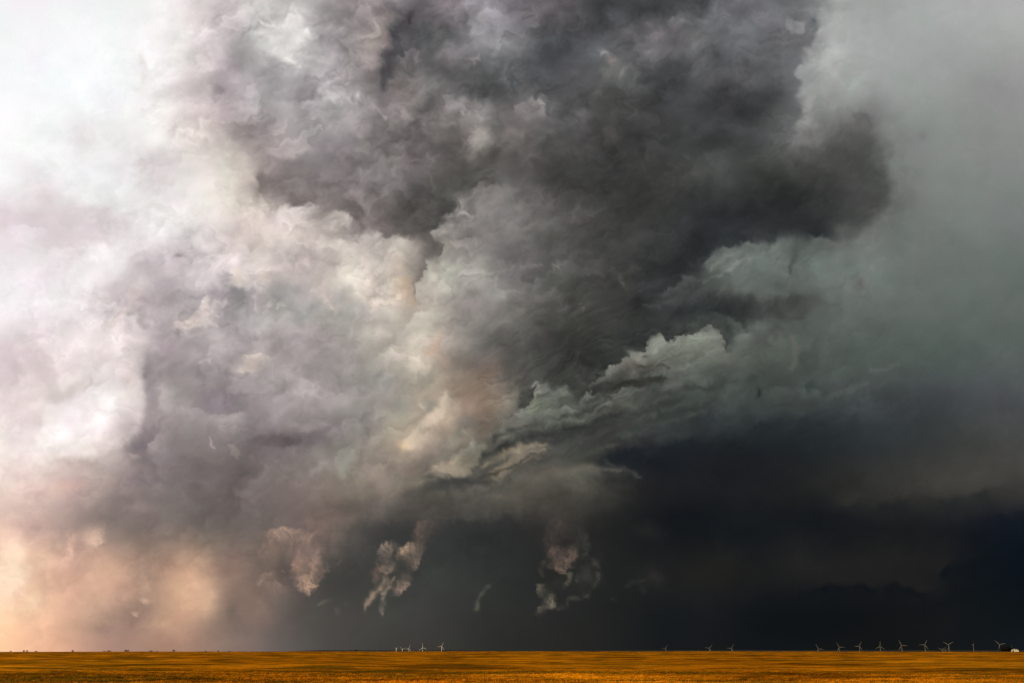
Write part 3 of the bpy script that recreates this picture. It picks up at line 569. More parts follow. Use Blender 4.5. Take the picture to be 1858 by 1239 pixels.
    for q in """
672 70 40 66 a2968f .55 15 0 .3
738 165 40 38 857c7a .6 0 230 .15
877 55 28 36 98989a .6 10 200 .4
822 105 28 16 8a7f81 .5 0 200 .3
852 195 36 18 8d8684 .5 15 270 .2
870 268 24 44 a39c96 .6 8 215 .2
520 262 56 26 c2b8b4 .55 -5 80 .3
648 222 66 40 a59b9d .55 -8 265 .15
660 268 20 12 b2aaa4 .6 0 90 .3
742 275 50 34 686260 .5 0 90 .4
640 292 70 16 7e7674 .5 0 100 .3
420 30 34 34 cdc0c3 .5 0 200 .5
424 106 20 32 a79da2 .5 20 0 .4
393 160 18 12 968b91 .6 -10 60 .2
450 238 30 26 958a89 .55 -40 200 .3
345 190 26 44 d2c5c5 .5 0 20 .6
470 180 60 46 b0a9ab .4 0 230 .3
560 140 50 40 b5afb0 .5 -20 250 .2
590 210 60 30 aca5a7 .5 -10 270 .15
945 35 26 50 777073 .55 15 0 .4
1010 100 46 50 4a4a4e .5 -30 180 .6
1232 42 22 22 807e80 .6 -30 220 .2
1255 80 56 30 706d6e .5 -15 230 .3
1312 78 18 44 525456 .55 10 180 .5
1372 48 34 24 737277 .5 -30 230 .4
1218 140 52 40 404243 .65 -10 260 .6
1325 190 90 36 3a3b3d .7 -5 270 .6
1117 185 80 32 3d3c3c .65 5 270 .6
1345 243 66 18 545859 .35 3 270 .3
1063 212 15 18 736e71 .65 10 230 .25
1108 252 16 28 686463 .6 -15 230 .25
1037 182 18 18 656364 .5 0 230 .3
1165 245 46 30 3a3b3d .55 0 90 .5
1250 235 70 22 444545 .5 5 270 .4
1380 120 50 40 505153 .5 0 200 .5
1405 190 40 36 464748 .55 0 270 .5
1545 262 60 26 605f5c .5 0 90 .5
1520 330 98 92 4b4c4a .6 0 15 .16
1555 300 56 86 515351 .5 0 0 .2
1480 300 70 40 4a4b4a .5 -5 270 .4
1470 390 110 36 363839 .6 -4 90 .3
1500 250 60 24 72716f .5 -8 250 .3
1000 300 70 30 424140 .5 -15 100 .5
1090 350 90 26 3c3b3a .6 -8 265 .4
1230 330 90 22 4c4c4b .5 -10 270 .4
1300 400 120 34 343639 .6 -12 90 .4
1430 330 80 30 464845 .5 5 270 .4
1080 420 80 30 454442 .5 -25 265 .35
985 375 40 24 6f6a69 .55 -25 235 .25
535 358 44 24 716868 .6 10 90 .3
534 337 24 16 9d9594 .6 0 250 .15
640 352 60 20 918989 .5 -5 260 .2
705 352 20 24 968f8d .5 10 230 .3
778 388 70 34 4a4846 .65 -30 60 .3
890 328 40 20 7c7a76 .6 10 250 .2
815 422 30 22 bab4ac .7 -20 200 .12
895 362 46 24 a59e9b .7 -25 235 .12
920 452 36 36 6b6465 .55 -35 20 .4
842 500 40 46 adaaa0 .6 20 190 .2
868 525 22 12 85817c .5 -30 90 .4
905 556 50 16 aaa49d .6 -30 235 .2
918 604 54 26 53544d .6 -20 90 .4
870 400 30 16 9a9492 .5 -20 230 .2
510 428 50 40 dad1ca .5 0 250 .3
545 388 30 14 d2cbc9 .6 -10 260 .12
626 430 26 10 958b86 .55 10 90 .3
720 455 60 30 cfc7bd .5 0 250 .2
600 470 60 24 cfc5ba .5 0 80 .4
552 552 44 30 9b9d9c .6 -30 60 .4
628 560 20 28 999b98 .55 10 60 .3
480 588 30 36 b8b3b2 .6 20 220 .15
560 602 70 24 9f9998 .5 -5 90 .4
700 588 40 26 c6c1b4 .5 -20 250 .3
757 590 52 17 d6cec1 .75 -38 232 .12
800 655 20 26 b39c88 .5 10 0 .4
820 655 30 24 81766e .55 10 30 .5
190 498 50 20 f6f4f2 .6 -15 90 .3
200 547 46 18 dbd0cd .5 -10 270 .4
265 497 36 28 c4bcbe .5 -40 230 .3
366 490 34 34 cec6c6 .6 0 250 .25
418 498 20 16 9c999a .6 -30 60 .4
358 531 22 9 a09a9d .5 -10 90 .4
427 541 40 18 959295 .6 -25 250 .3
440 500 22 28 dad0c3 .55 20 200 .25
430 415 34 46 e6ddd1 .6 0 10 .4
300 520 30 24 c0b8ba .5 -30 240 .3
330 590 60 14 a9a2a4 .4 -30 90 .5
282 688 18 44 8a8184 .6 0 180 .4
352 626 44 16 9d9696 .5 -20 250 .3
318 728 30 38 b9b4b0 .6 0 185 .15
395 724 52 28 8a8286 .65 5 90 .12
405 768 56 16 aba6a2 .6 4 262 .12
300 818 60 20 938b8b .5 -25 90 .5
262 866 60 22 70676a .6 -5 90 .5
400 872 110 32 686160 .5 0 270 .5
530 742 50 34 ada6a3 .6 -10 250 .12
515 795 70 17 615a5b .7 -4 90 .35
695 745 15 38 a6a199 .5 10 190 .3
737 740 26 30 a2a399 .5 0 200 .4
620 778 30 16 9f9895 .6 -15 250 .15
630 832 22 26 a6a59a .6 15 200 .2
600 885 100 26 82786e .5 -6 270 .5
860 892 110 26 434240 .6 0 270 .35
768 842 26 18 6a625c .5 -30 0 .4
570 660 60 40 9f9b98 .45 0 250 .4
500 690 40 28 a8a2a0 .4 0 250 .3
640 650 50 40 a8a6a0 .4 0 240 .4
450 820 60 24 817a78 .45 -15 250 .3
700 850 60 20 938b7f .45 -25 250 .3
965 628 46 30 5c5854 .5 -25 230 .35
1040 610 60 26 413f3c .5 -25 250 .4
1000 560 60 20 55534f .5 -20 250 .25
1110 580 70 18 3c3c3b .5 -18 260 .3
985 737 26 15 79806f .6 -15 230 .2
1032 747 28 9 939a8f .7 0 250 .12
1350 613 20 12 8d948b .65 0 250 .3
1312 682 54 24 626962 .5 -5 250 .3
1270 728 66 20 565e57 .6 -8 255 .15
1142 712 36 11 70716a .65 -10 262 .15
1140 694 56 9 403f3b .65 -4 90 .3
1075 702 34 10 373634 .65 5 90 .3
1220 700 30 16 686b63 .45 -20 240 .3
1475 652 30 22 434a48 .6 0 180 .2
1417 716 34 16 5a625c .6 0 255 .2
1465 716 24 14 5b645d .65 0 300 .15
1528 682 30 18 565e57 .55 -20 240 .2
1475 702 12 18 30393a .7 20 180 .3
1345 740 60 18 454b49 .5 -8 255 .3
1440 750 70 14 444a47 .5 0 265 .3
1560 740 120 30 373c3c .5 -10 265 .4
1750 850 140 50 403f3b .55 -8 60 .7
1820 760 100 70 454847 .4 0 200 .8
1650 630 90 30 50595 .0 0 0 .5
1300 880 120 24 1d1e20 .4 0 90 .6
125 890 44 22 e0bba8 .5 -5 250 .5
62 893 34 14 ccb0a6 .5 0 90 .5
232 682 20 20 d8cdc5 .5 0 0 .3
125 770 60 50 fbf7f3 .5 -40 225 .12
60 745 50 40 e6dcd6 .5 -30 90 .5
30 500 60 40 f6f2f2 .4 0 250 .6
150 620 50 30 f2ebe6 .5 -40 230 .25
350 1075 50 70 dcc2a7 .35 10 20 .6
210 1050 60 60 dcc0ab .35 -30 230 .6
75 1010 50 60 e6cbba .4 0 0 .7
470 1100 36 50 8a776c .4 10 200 .6
600 960 50 44 80706 .0 0 0 .5
""".strip().splitlines():
        v = q.split()
        if float(v[5]) == 0: continue
        p.puff(float(v[0]), float(v[1]), float(v[2]), float(v[3]), v[4], float(v[5])*1.0, float(v[6]), float(v[7]), float(v[8]), n % 17); n += 1
    # long folds sweeping up to the right
    for a,(pts,c,al) in enumerate([
      ([(905,800,4),(960,778,6),(1010,764,6),(1080,748,3)],'76776e',.6),
      ([(895,818,5),(960,797,8),(1040,777,8),(1130,752,4)],'343533',.7),
      ([(925,764,3),(985,752,5),(1035,758,5),(1080,746,4),(1125,722,3)],'868a80',.5),
      ([(868,846,4),(935,818,7),(1000,806,3)],'9a8b76',.6),
      ([(862,866,3),(920,850,4),(990,820,2)],'3f3c36',.65),
      ([(1085,768,4),(1160,748,8),(1240,726,4)],'3e413d',.5),
      ([(1115,795,5),(1200,770,9),(1285,744,5)],'525750',.5),
      ([(1000,835,4),(1070,820,6),(1130,806,3)],'52534c',.5),
      ([(800,880,5),(850,872,8),(905,876,4)],'393a38',.6),
      ([(1020,860,4),(1080,850,6),(1130,852,4)],'66645a',.5),
      ([(1090,702,3),(1150,694,6),(1215,684,3)],'383733',.7), ([(1000,760,4),(1060,752,6),(1130,738,4)],'43443f',.6),
      ([(1150,668,2),(1185,664,3.5),(1220,668,2)],'4b4a44',.6), ([(1060,728,3),(1090,722,6),(1118,728,3)],'3f413d',.6),
      ([(1230,706,4),(1290,700,7),(1350,690,4)],'414844',.5), ([(1180,728,3),(1240,716,5),(1300,712,3)],'5f665f',.45),
      ([(1010,728,3),(1034,722,6),(1052,730,3)],'4b4e48',.6), ([(960,752,3),(1000,744,4),(1030,752,3)],'7f8377',.5),
      ([(1140,780,6),(1210,772,9),(1300,762,6)],'33383a',.5), ([(940,850,3),(1000,832,5),(1060,822,3)],'44443f',.5),
      ([(730,90,10),(712,110,16),(700,145,10)],'49474a',.5)]):
        S(pts,c,al,3,.3,seed=a+60)
    K = lambda *a: p.puff(*a[:9], seed=a[9] if len(a) > 9 else 0, rag=.5)
    K(718,70,20,66,'48474a',.7,24,180,.5,3); K(708,120,22,40,'504e50',.5,10,180,.5,4)
    K(880,905,190,40,'57534b',.55,-3,95,.35,31); K(1010,885,150,34,'615d53',.55,-6,95,.3,32); K(690,915,130,32,'6e655c',.5,-4,95,.4,33)
    S([(760,905,6),(860,888,10),(980,862,10),(1090,846,6)],'6a655a',.45,4,.4,seed=71); S([(700,935,8),(830,925,12),(980,912,12),(1110,890,6)],'45423d',.5,4,.4,seed=72)
    S([(640,905,7),(730,880,10),(800,868,6)],'8c8073',.4,4,.4,seed=73)
    B(930,902,150,24,'5a564d',.35,-3,.3); B(800,915,110,22,'4f4c47',.4,0,.3); B(1080,905,70,24,'3b3a36',.5,-6,.3)
    # torn pale crests in the mid left
    K(342,590,46,15,'dfd4c8',.75,-25,240,.15,1); K(374,552,12,24,'e5dbd0',.75,5,200,.15,2); K(398,560,16,16,'c9c2bb',.6,0,230,.2,3)
    K(468,652,36,12,'cfc6ba',.8,4,255,.15,4); K(448,668,22,10,'c6bdb2',.7,-10,120,.25,5); K(248,528,14,30,'e4dad3',.65,30,220,.2,6); K(440,505,26,24,'dcd2c5',.6,10,200,.2,7)
    K(205,588,36,12,'e9dfd8',.6,-35,225,.2,8); K(612,525,24,14,'d2cabe',.6,30,250,.15,9); K(582,530,10,26,'cfc6bb',.6,-20,20,.2,10); K(525,575,16,8,'c7bebb',.5,-30,270,.2,11)
    K(350,750,40,10,'b2aba7',.6,12,262,.12,12); K(425,760,34,9,'b0aaa6',.6,-14,265,.12,13); K(545,715,26,26,'b3aca9',.6,0,262,.12,14); K(610,728,44,16,'aba4a0',.6,6,265,.12,15)
    K(120,702,30,22,'efe6e0',.55,-40,225,.15,16); K(112,655,14,34,'f1e8e3',.6,10,180,.15,17); K(50,432,34,13,'f3edee',.7,0,255,.15,18); K(150,468,60,16,'f1edea',.55,-6,260,.15,19)
    K(265,300,26,14,'d6cccc',.6,10,250,.3,20); K(300,330,24,12,'d9cfce',.6,0,60,.3,21); K(150,250,30,34,'e8e3e3',.5,-30,230,.3,22)
    K(700,455,46,22,'d4cbc2',.5,-10,250,.15,23); K(560,385,34,18,'d3cbc6',.55,0,262,.12,24); K(650,440,34,16,'d0c8c1',.55,-5,262,.12,25)
    # curls in the sunset mist
    K(22,1042,34,48,'fdeedb',.7,10,10,.3,1); K(46,1098,42,18,'f5dcc2',.6,10,95,.2,2); K(166,972,27,26,'dfc9ba',.75,10,60,.25,3); K(136,985,13,22,'d9c1b4',.65,20,200,.25,4)
    K(120,1015,10,14,'dcc3b5',.6,20,180,.25,5); K(88,1028,15,10,'e6cdbc',.7,-10,200,.25,6); K(348,1062,42,62,'d2b69c',.5,12,50,.3,7); K(300,1118,52,18,'c8ab98',.5,-18,90,.25,8)
    K(222,1050,56,46,'d4b8a5',.5,-25,50,.3,9); K(258,1122,34,26,'93817c',.5,0,250,.35,10); K(200,1148,50,14,'a08d86',.45,0,260,.3,11); K(60,940,60,22,'c0a9a0',.5,-5,80,.3,12)
    K(262,1090,9,6,'c9b2a6',.7,0,230,.3,13); K(244,1113,9,6,'d8beb0',.7,20,100,.25,14); K(430,1070,26,50,'8b7970',.45,10,0,.4,15)
    # --- scud 1: a warm tuft torn under the base, mist below it
    B(585,940,70,50,'71645d',.5,0,.4); B(520,1020,80,60,'7d6e65',.4,0,.5); B(1018,930,60,40,'413d39',.5,0,.4); B(775,940,44,30,'57504a',.45,0,.4)
    K(606,960,54,56,'7c6b62',.75,10,200,.4,1)
    K(524,988,56,32,'a58c7c',.85,8,262,.12,2); K(492,1004,26,22,'8f7a70',.6,0,200,.2,3); K(555,1005,34,34,'a98d7c',.7,20,60,.35,4)
    K(556,1044,28,34,'d0ad90',.88,12,70,.14,5); K(543,1030,18,20,'b89680',.7,0,200,.3,6); B(510,1035,14,13,'565049',.6,0,.6)
    K(580,1040,14,22,'8a7568',.5,30,0,.4,7); K(500,1070,36,14,'94807400'[:6],.6,15,250,.3,8); B(470,1105,34,46,'907b6f',.55,15,.3); K(485,1048,22,8,'a08a7e',.6,-25,250,.15,9)
    S([(468,1062,3),(490,1052,3),(510,1062,3)],'a89285',.45,6,1.0); S([(484,1040,2),(500,1034,2.5),(514,1036,2)],'b09a8c',.5,5,.9); S([(556,990,2),(566,970,2.5),(575,965,2)],'9c8577',.5,4,.6)
    K(590,1093,16,5,'6c6a5e',.7,-15,180,.3,10); K(614,1110,8,9,'5f5d56',.7,0,180,.4,11); K(630,1096,8,6,'57504b',.5,0,180,.4,12)
    S([(592,1018,2),(596,1030,2),(598,1040,1.5)],'66605a',.5,4,.6); S([(610,1026,1.5),(618,1014,1.5)],'66605a',.5,4,.6)
    # --- scud 2: a ragged tuft slanting down to the left
    K(770,970,24,28,'6a5b53',.85,10,225,.25,3); K(757,988,22,20,'7a675c',.6,0,60,.4,4)
    K(706,1000,22,18,'8f7b6e',.85,-15,225,.12,5); K(704,1022,20,20,'9a8473',.75,10,100,.2,6)
    K(742,1004,22,22,'b89a80',.9,-20,235,.12,7); K(752,1018,12,22,'9c8472',.7,20,20,.25,8); B(727,1022,7,16,'44423e',.7,20,.3)
    K(727,1058,15,27,'a38877',.85,32,60,.15,9); K(690,1046,9,20,'756559',.6,25,200,.4,10)
    S([(702,1038,5),(694,1060,6),(680,1076,6),(668,1092,5),(660,1110,3)],'94806e',.75,5,.7,seed=3); S([(704,1050,4),(700,1075,4),(694,1100,4),(696,1118,2)],'80766a',.6,5,.7,seed=4)
    S([(690,1018,6),(680,1040,5),(672,1060,3)],'6a5d54',.55,6,.8,seed=5); S([(715,1044,3),(706,1064,3),(690,1078,3)],'a58d78',.5,5,.8,seed=6)
    # --- faint wisp
    S([(865,1112,4),(866,1090,4),(878,1072,3),(890,1060,3)],'4c4d45',.7,5,.4); S([(864,1110,5),(865,1095,4)],'595a4c',.6,3,.2)
    # --- scud 3: a rosy tuft hanging from a dusky column, thin shreds curling under it
    K(1020,968,40,44,'4c443f',.85,0,250,.5,1); K(1050,985,24,30,'474540',.6,0,0,.5,2); K(1004,985,20,24,'5a4c46',.5,0,200,.5,9)
    K(1018,1014,27,26,'967a6c',.85,-20,75,.12,3); K(1034,1003,15,18,'8f7466',.65,0,30,.3,4); K(1010,1000,16,14,'7c635a',.6,0,200,.4,5)
    B(1062,1034,26,36,'393834',.55,0,.9,seed=2); B(1012,1060,40,32,'302f2c',.5,0,.7)
    S([(1052,1004,4),(1072,1014,5),(1084,1036,6),(1084,1056,5),(1070,1072,4)],'45433e',.5,8,1.1,seed=21); S([(1070,1072,4),(1052,1082,5),(1036,1090,4),(1028,1102,3)],'47453f',.5,8,1.0,seed=22)
    S([(1030,1040,5),(1028,1054,5),(1024,1070,3)],'5a554a',.55,6,.9,seed=23); S([(990,1018,4),(982,1032,5),(984,1048,4)],'443f3a',.6,5,.7,seed=24); S([(1048,1044,4),(1044,1056,4)],'4e4c45',.5,5,.7,seed=25)
    K(983,1072,12,14,'6f6757',.85,-30,200,.2,6); K(996,1090,15,18,'857a69',.85,-35,45,.2,7); K(984,1108,15,10,'5f574d',.8,-30,225,.3,8); K(1014,1100,20,8,'4a4640',.6,0,90,.5,10)
    B(1180,1048,22,16,'2d2c2a',.7,30,.5); B(1170,1070,10,8,'2b2a28',.6); B(880,1000,14,12,'363735',.6); S([(1130,1066,4),(1150,1058,4),(1172,1050,3)],'2c2c2a',.7,5,.5); B(1116,1090,6,4,'302f2e',.7)
    B(1170,960,34,24,'292827',.5,30)
    # deeper mid-tones; the far right bank a lighter slate
    L_ = p.C.mean(-1, keepdims=True)
    p.C = p.C*(1-0.03*np.exp(-((L_-.60)/.17)**2))
    W_ = (sstep(1300, 1600, p.X)*sstep(580, 700, p.Y)*(1-sstep(830, 930, p.Y)))[..., None]
    p.C = p.C*(1+.12*W_)
    for cx, cy, rx, ry, k in ((1350,665,150,55,.83), (1370,490,100,50,.88), (1120,745,130,40,.9), (1240,700,90,30,.88), (150,470,200,140,.965), (1000,560,180,90,.95), (1230,300,330,190,.90), (1450,350,170,90,.92), (740,330,110,70,.92), (1120,610,130,60,.9)):
        p.C = p.C*(1-(1-k)*np.exp(-((p.X-cx)/rx)**2-((p.Y-cy)/ry)**2))[..., None]
    W_ = ((1-sstep(300, 560, p.X))*sstep(880, 1020, p.Y))[..., None]
    p.C = p.C*(1+W_*np.array([.03, -.02, -.085], np.float32))
    M_ = ((1-sstep(500, 760, p.X))*sstep(250, 500, p.Y))[..., None]
    p.C = p.C*(1+M_*np.array([.012, -.008, .006], np.float32))
    W_ = (sstep(1050, 1300, p.X)*sstep(840, 960, p.Y))[..., None]
    p.C = p.C + W_*np.array([.016, .015, .013], np.float32)
    W_ = (sstep(1430, 1560, p.X)*(1-sstep(400, 620, p.Y)))[..., None]
    p.C = p.C*(1-.045*W_)
    p.relief(0.62)
# the storm wall: a great curved bank of cloud 26 km out, standing round the front half of the horizon
def build_sky():
    st = 1.75
    core_u = np.arange(-60, 1919, st); core_v = np.arange(-60, 1200, st)
    def grow(a, to, k=1.12):
        out = []; s = st*1.5; x = a
        while abs(x-to) > s:
            s = min(s*k, 90); x += s*np.sign(to-a); out.append(x)
        return np.array(out)
    us = np.concatenate([grow(core_u[0], -3000)[::-1], core_u, grow(core_u[-1], 4860)])
    vs = np.concatenate([grow(core_v[0], -1700)[::-1], core_v, [1206, 1216, 1230]])
    p = Painter(us, vs); paint(p)
    C = np.clip(p.C, 0, 1)
    lin = np.where(C <= 0.04045, C/12.92, ((C+0.055)/1.055)**2.4).astype(np.float32)
    H, W = p.U.shape
    dx = (p.U-929.0)/FOC; dy = (619.5-p.V)/FOC
    n = np.sqrt(dx*dx+dy*dy+1)
    c, s = math.cos(R(90)+PITCH), math.sin(R(90)+PITCH)
    D = np.stack([dx/n, (c*dy+s)/n, (s*dy-c)/n], -1)
    # banks of cloud bulge nearer and recede
    rad = 26000.0*(1+0.05*fbm(p.U/260, p.V/200, 3, 5))
    co = (D*rad[..., None]).astype(np.float32); co[..., 2] += CAM_Z
    me = bpy.data.meshes.new("sky")
    me.vertices.add(H*W); me.vertices.foreach_set('co', co.ravel())
    idx = np.arange(H*W, dtype=np.int32).reshape(H, W)
    q = np.stack([idx[:-1, :-1], idx[1:, :-1], idx[1:, 1:], idx[:-1, 1:]], -1).reshape(-1, 4)
    me.loops.add(q.size); me.loops.foreach_set('vertex_index', q.ravel())
    me.polygons.add(len(q)); me.polygons.foreach_set('loop_start', np.arange(0, q.size, 4, dtype=np.int32))
    me.update(calc_edges=True)
    at = me.attributes.new("cloud", 'FLOAT_COLOR', 'POINT')
    at.data.foreach_set('color', np.concatenate([lin, np.ones((H, W, 1), np.float32)], -1).ravel())
    m = bpy.data.materials.new("storm_cloud"); m.use_nodes = True
    nt = m.node_tree; nt.nodes.clear()
    out = nt.nodes.new("ShaderNodeOutputMaterial"); em = nt.nodes.new("ShaderNodeEmission")
    a = nt.nodes.new("ShaderNodeAttribute"); a.attribute_name = "cloud"
    nt.links.new(a.outputs["Color"], em.inputs[0]); nt.links.new(em.outputs[0], out.inputs[0])  # the wall emits its painted light and shade, unlit by the sun
    m.cycles.emission_sampling = 'NONE'
    me.materials.append(m)
    o = bpy.data.objects.new("sky", me); link(o); o['kind'] = 'structure'
build_sky()
# ================================================================ land
def field_h(x, y):
    """height of the crop canopy (m)"""
    h = 0.6 + 0.16*fbm(x/26, y/26, 2, 3) + 0.10*fbm(x/7, y/7, 2, 5)
    return h
def land_z(x, y):
    r = math.hypot(x, y)
    t = max(0.0, min(1.0, (r-1300)/7500)); z = -0.5 - 52*(t*t*(3-2*t))
    z -= 14*max(0.0, min(1.0, (r-9000)/3500))
    return z
def grid_mesh(name, X, Y, Z, mat):
    H, W = X.shape
    co = np.stack([X, Y, Z], -1).astype(np.float32)
    me = bpy.data.meshes.new(name)
    me.vertices.add(H*W); me.vertices.foreach_set('co', co.ravel())
    idx = np.arange(H*W, dtype=np.int32).reshape(H, W)
    q = np.stack([idx[:-1, :-1], idx[:-1, 1:], idx[1:, 1:], idx[1:, :-1]], -1).reshape(-1, 4)
    me.loops.add(q.size); me.loops.foreach_set('vertex_index', q.ravel())
    me.polygons.add(len(q)); me.polygons.foreach_set('loop_start', np.arange(0, q.size, 4, dtype=np.int32))
    me.polygons.foreach_set('use_smooth', np.ones(len(q), bool))
    me.update(calc_edges=True); me.materials.append(mat)
    return link(bpy.data.objects.new(name, me))

def crop_material(name, depth=1.0):
    m = bpy.data.materials.new(name); m.use_nodes = True
    nt = m.node_tree; N = nt.nodes; L = nt.links; b = N["Principled BSDF"]
    b.inputs["Roughness"].default_value = .8; b.inputs["Specular IOR Level"].default_value = 0.0
    geo = N.new("ShaderNodeNewGeometry")
    def nz(scale, det, rough=.6, off=0, st=(1, 1, 1)):
        mp = N.new("ShaderNodeMapping"); mp.inputs["Location"].default_value = (off, off*.7, 0); mp.inputs["Scale"].default_value = st
        n = N.new("ShaderNodeTexNoise"); n.inputs["Scale"].default_value = scale; n.inputs["Detail"].default_value = det
        n.inputs["Roughness"].default_value = rough
        L.new(geo.outputs["Position"], mp.inputs[0]); L.new(mp.outputs[0], n.inputs["Vector"]); return n.outputs["Fac"]
    def ramp(fac, stops):
        r = N.new("ShaderNodeValToRGB"); e = r.color_ramp.elements
        e[0].position, e[0].color = stops[0][0], (*stops[0][1], 1); e[1].position, e[1].color = stops[-1][0], (*stops[-1][1], 1)
        for p, c in stops[1:-1]:
            q = e.new(p); q.color = (*c, 1)
        L.new(fac, r.inputs[0]); return r.outputs[0]
    def mix(f, a, c, mode='MIX'):
        x = N.new("ShaderNodeMix"); x.data_type = 'RGBA'; x.blend_type = mode
        if isinstance(f, float): x.inputs[0].default_value = f
        else: L.new(f, x.inputs[0])
        for s, v in ((6, a), (7, c)):
            if isinstance(v, tuple): x.inputs[s].default_value = (*v, 1)
            else: L.new(v, x.inputs[s])
        return x.outputs[2]
    gold = ramp(nz(.02, 4, .6), [(.36, (.46, .150, .003)), (.5, (.66, .235, .005)), (.62, (.84, .325, .008))])
    band = ramp(nz(.05, 4, .6, 40), [(.40, (.25, .25, .25)), (.48, (.85, .85, .85)), (.60, (1.15, 1.12, 1.0))])
    rows = ramp(nz(.42, 5, .66, 60, (.22, 1.0, 1.0)), [(.38, (.20, .21, .2)), (.47, (.85, .85, .85)), (.62, (1.2, 1.15, 1.05))])
    fine = ramp(nz(2.2, 4, .7, 90), [(.36, (.62, .62, .6)), (.5, (1, 1, 1)), (.64, (1.2, 1.16, 1.1))])
    col = mix(.85, gold, band, 'MULTIPLY'); col = mix(.85, col, rows, 'MULTIPLY'); col = mix(.7, col, fine, 'MULTIPLY')
    thin = ramp(nz(.9, 4, .65, 210, (.10, 1.3, 1.0)), [(.38, (.50, .50, .48)), (.5, (.95, .95, .95)), (.62, (1.15, 1.12, 1.05))]); col = mix(.8, col, thin, 'MULTIPLY')
    green = ramp(nz(.11, 5, .66, 150, (.5, 1, 1)), [(.48, (0, 0, 0)), (.60, (1, 1, 1))])
    col = mix(green, col, mix(.72, col, (.085, .062, .005)))
    if depth != 1.0: col = mix(1.0, col, (depth, depth, depth), 'MULTIPLY')
    L.new(col, b.inputs["Base Color"])
    return m
crop = crop_material("ripe_crop"); crop_heads = crop_material("ripe_crop_heads", .72)

def build_field():
    # rings: fine near the viewer, wider far out; the field ends at a slight crest about a kilometre away
    r = [20.0]
    while r[-1] < 1010:
        x = r[-1]; s = 0.6 if x < 58 else (0.14 if x < 110 else (0.3 if x < 180 else x*0.006))
        r.append(x+s)
    r = np.array(r)
    az = np.radians(np.concatenate([np.arange(-70, -32, 1.0), np.arange(-32, 32.01, 0.05), np.arange(33, 71, 1.0)]))
    A, Rr = np.meshgrid(az, r)
    X = Rr*np.sin(A); Y = Rr*np.cos(A)
    h = field_h(X, Y)
    near = np.clip((150-Rr)/80, 0, 1)
    h = h + near*(0.10*fbm(X/0.9, Y/0.9, 3, 11, .6) + .03*perlin(X/.25, Y/.25, 14))
    h = h - 0.9*np.clip((Rr-965)/45, 0, 1)**2
    # the crest itself wavers a little
    h = h + 0.25*fbm(A*9, Rr*0+3, 3, 8)*np.clip(Rr/700-.4, 0, 1)
    o = grid_mesh("field", X, Y, h, crop); o['kind'] = 'structure'
    # standing ears and stalks above the canopy, nearest 200 m
    rs = np.random.RandomState(3); n = 110000
    rr = 60+55*rs.rand(n)**1.5; aa = np.radians(rs.uniform(-31, 31, n))
    x = rr*np.sin(aa); y = rr*np.cos(aa)
    keep = fbm(x/2.2, y/2.2, 3, 23) > -0.25
    x, y, rr = x[keep], y[keep], rr[keep]; n = len(x)
    base = field_h(x, y) + 0.10*fbm(x/0.9, y/0.9, 3, 11, .6)*np.clip((150-rr)/80, 0, 1) - 0.10
    ht = rs.uniform(.10, .22, n)*np.clip((135-rr)/50, .15, 1); w = rs.uniform(.018, .05, n)
    th = rs.uniform(0, np.pi, n); lx = rs.normal(0.05, .07, n); ly = rs.normal(0, .06, n)
    c, s = np.cos(th)*w, np.sin(th)*w
    V = np.empty((n, 4, 3), np.float32)
    V[:, 0] = np.stack([x-c*.3, y-s*.3, base], -1); V[:, 1] = np.stack([x+c*.3, y+s*.3, base], -1)
    V[:, 2] = np.stack([x+lx*.8+c, y+ly*.8+s, base+ht*.7], -1); V[:, 3] = np.stack([x+lx*1.3, y+ly*1.3, base+ht], -1)
    me = bpy.data.meshes.new("wheat"); me.vertices.add(n*4); me.vertices.foreach_set('co', V.ravel())
    f = (np.arange(n, dtype=np.int32)[:, None]*4+np.array([0, 1, 2, 0, 2, 3], np.int32)).ravel()
    me.loops.add(len(f)); me.loops.foreach_set('vertex_index', f)
    me.polygons.add(n*2); me.polygons.foreach_set('loop_start', np.arange(0, len(f), 3, dtype=np.int32))
    me.update(calc_edges=True); me.materials.append(crop_heads)
    o = link(bpy.data.objects.new("wheat", me)); o['kind'] = 'stuff'
    o['label'] = "ripe golden crop ears standing over the near field"; o['category'] = "crop"
build_field()

def build_land():
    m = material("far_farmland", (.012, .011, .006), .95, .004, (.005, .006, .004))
    r = np.concatenate([np.array([0, 10, 19.9]), np.arange(40, 1000, 40), np.geomspace(1000, 27000, 140)])
    az = np.radians(np.arange(-180, 180.01, 1.0)); az = np.unique(np.concatenate([az, np.radians(np.arange(-32, 32.01, .15))]))
    A, Rr = np.meshgrid(az, r); X = Rr*np.sin(A); Y = Rr*np.cos(A)
    t = np.clip((Rr-1300)/7500, 0, 1); Z = -0.5-52*(t*t*(3-2*t)) - 14*np.clip((Rr-9000)/3500, 0, 1)
    # a low dark ridge of country closes the view at 16 km
    rid = np.exp(-((Rr-16500)/1700)**2)*(57 + 4*fbm(A*22, A*0+2, 4, 6) - 26*sstep(-.17, -.24, A))
    Z = np.maximum(Z + rid, Z)
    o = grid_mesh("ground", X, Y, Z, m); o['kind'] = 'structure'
build_land()
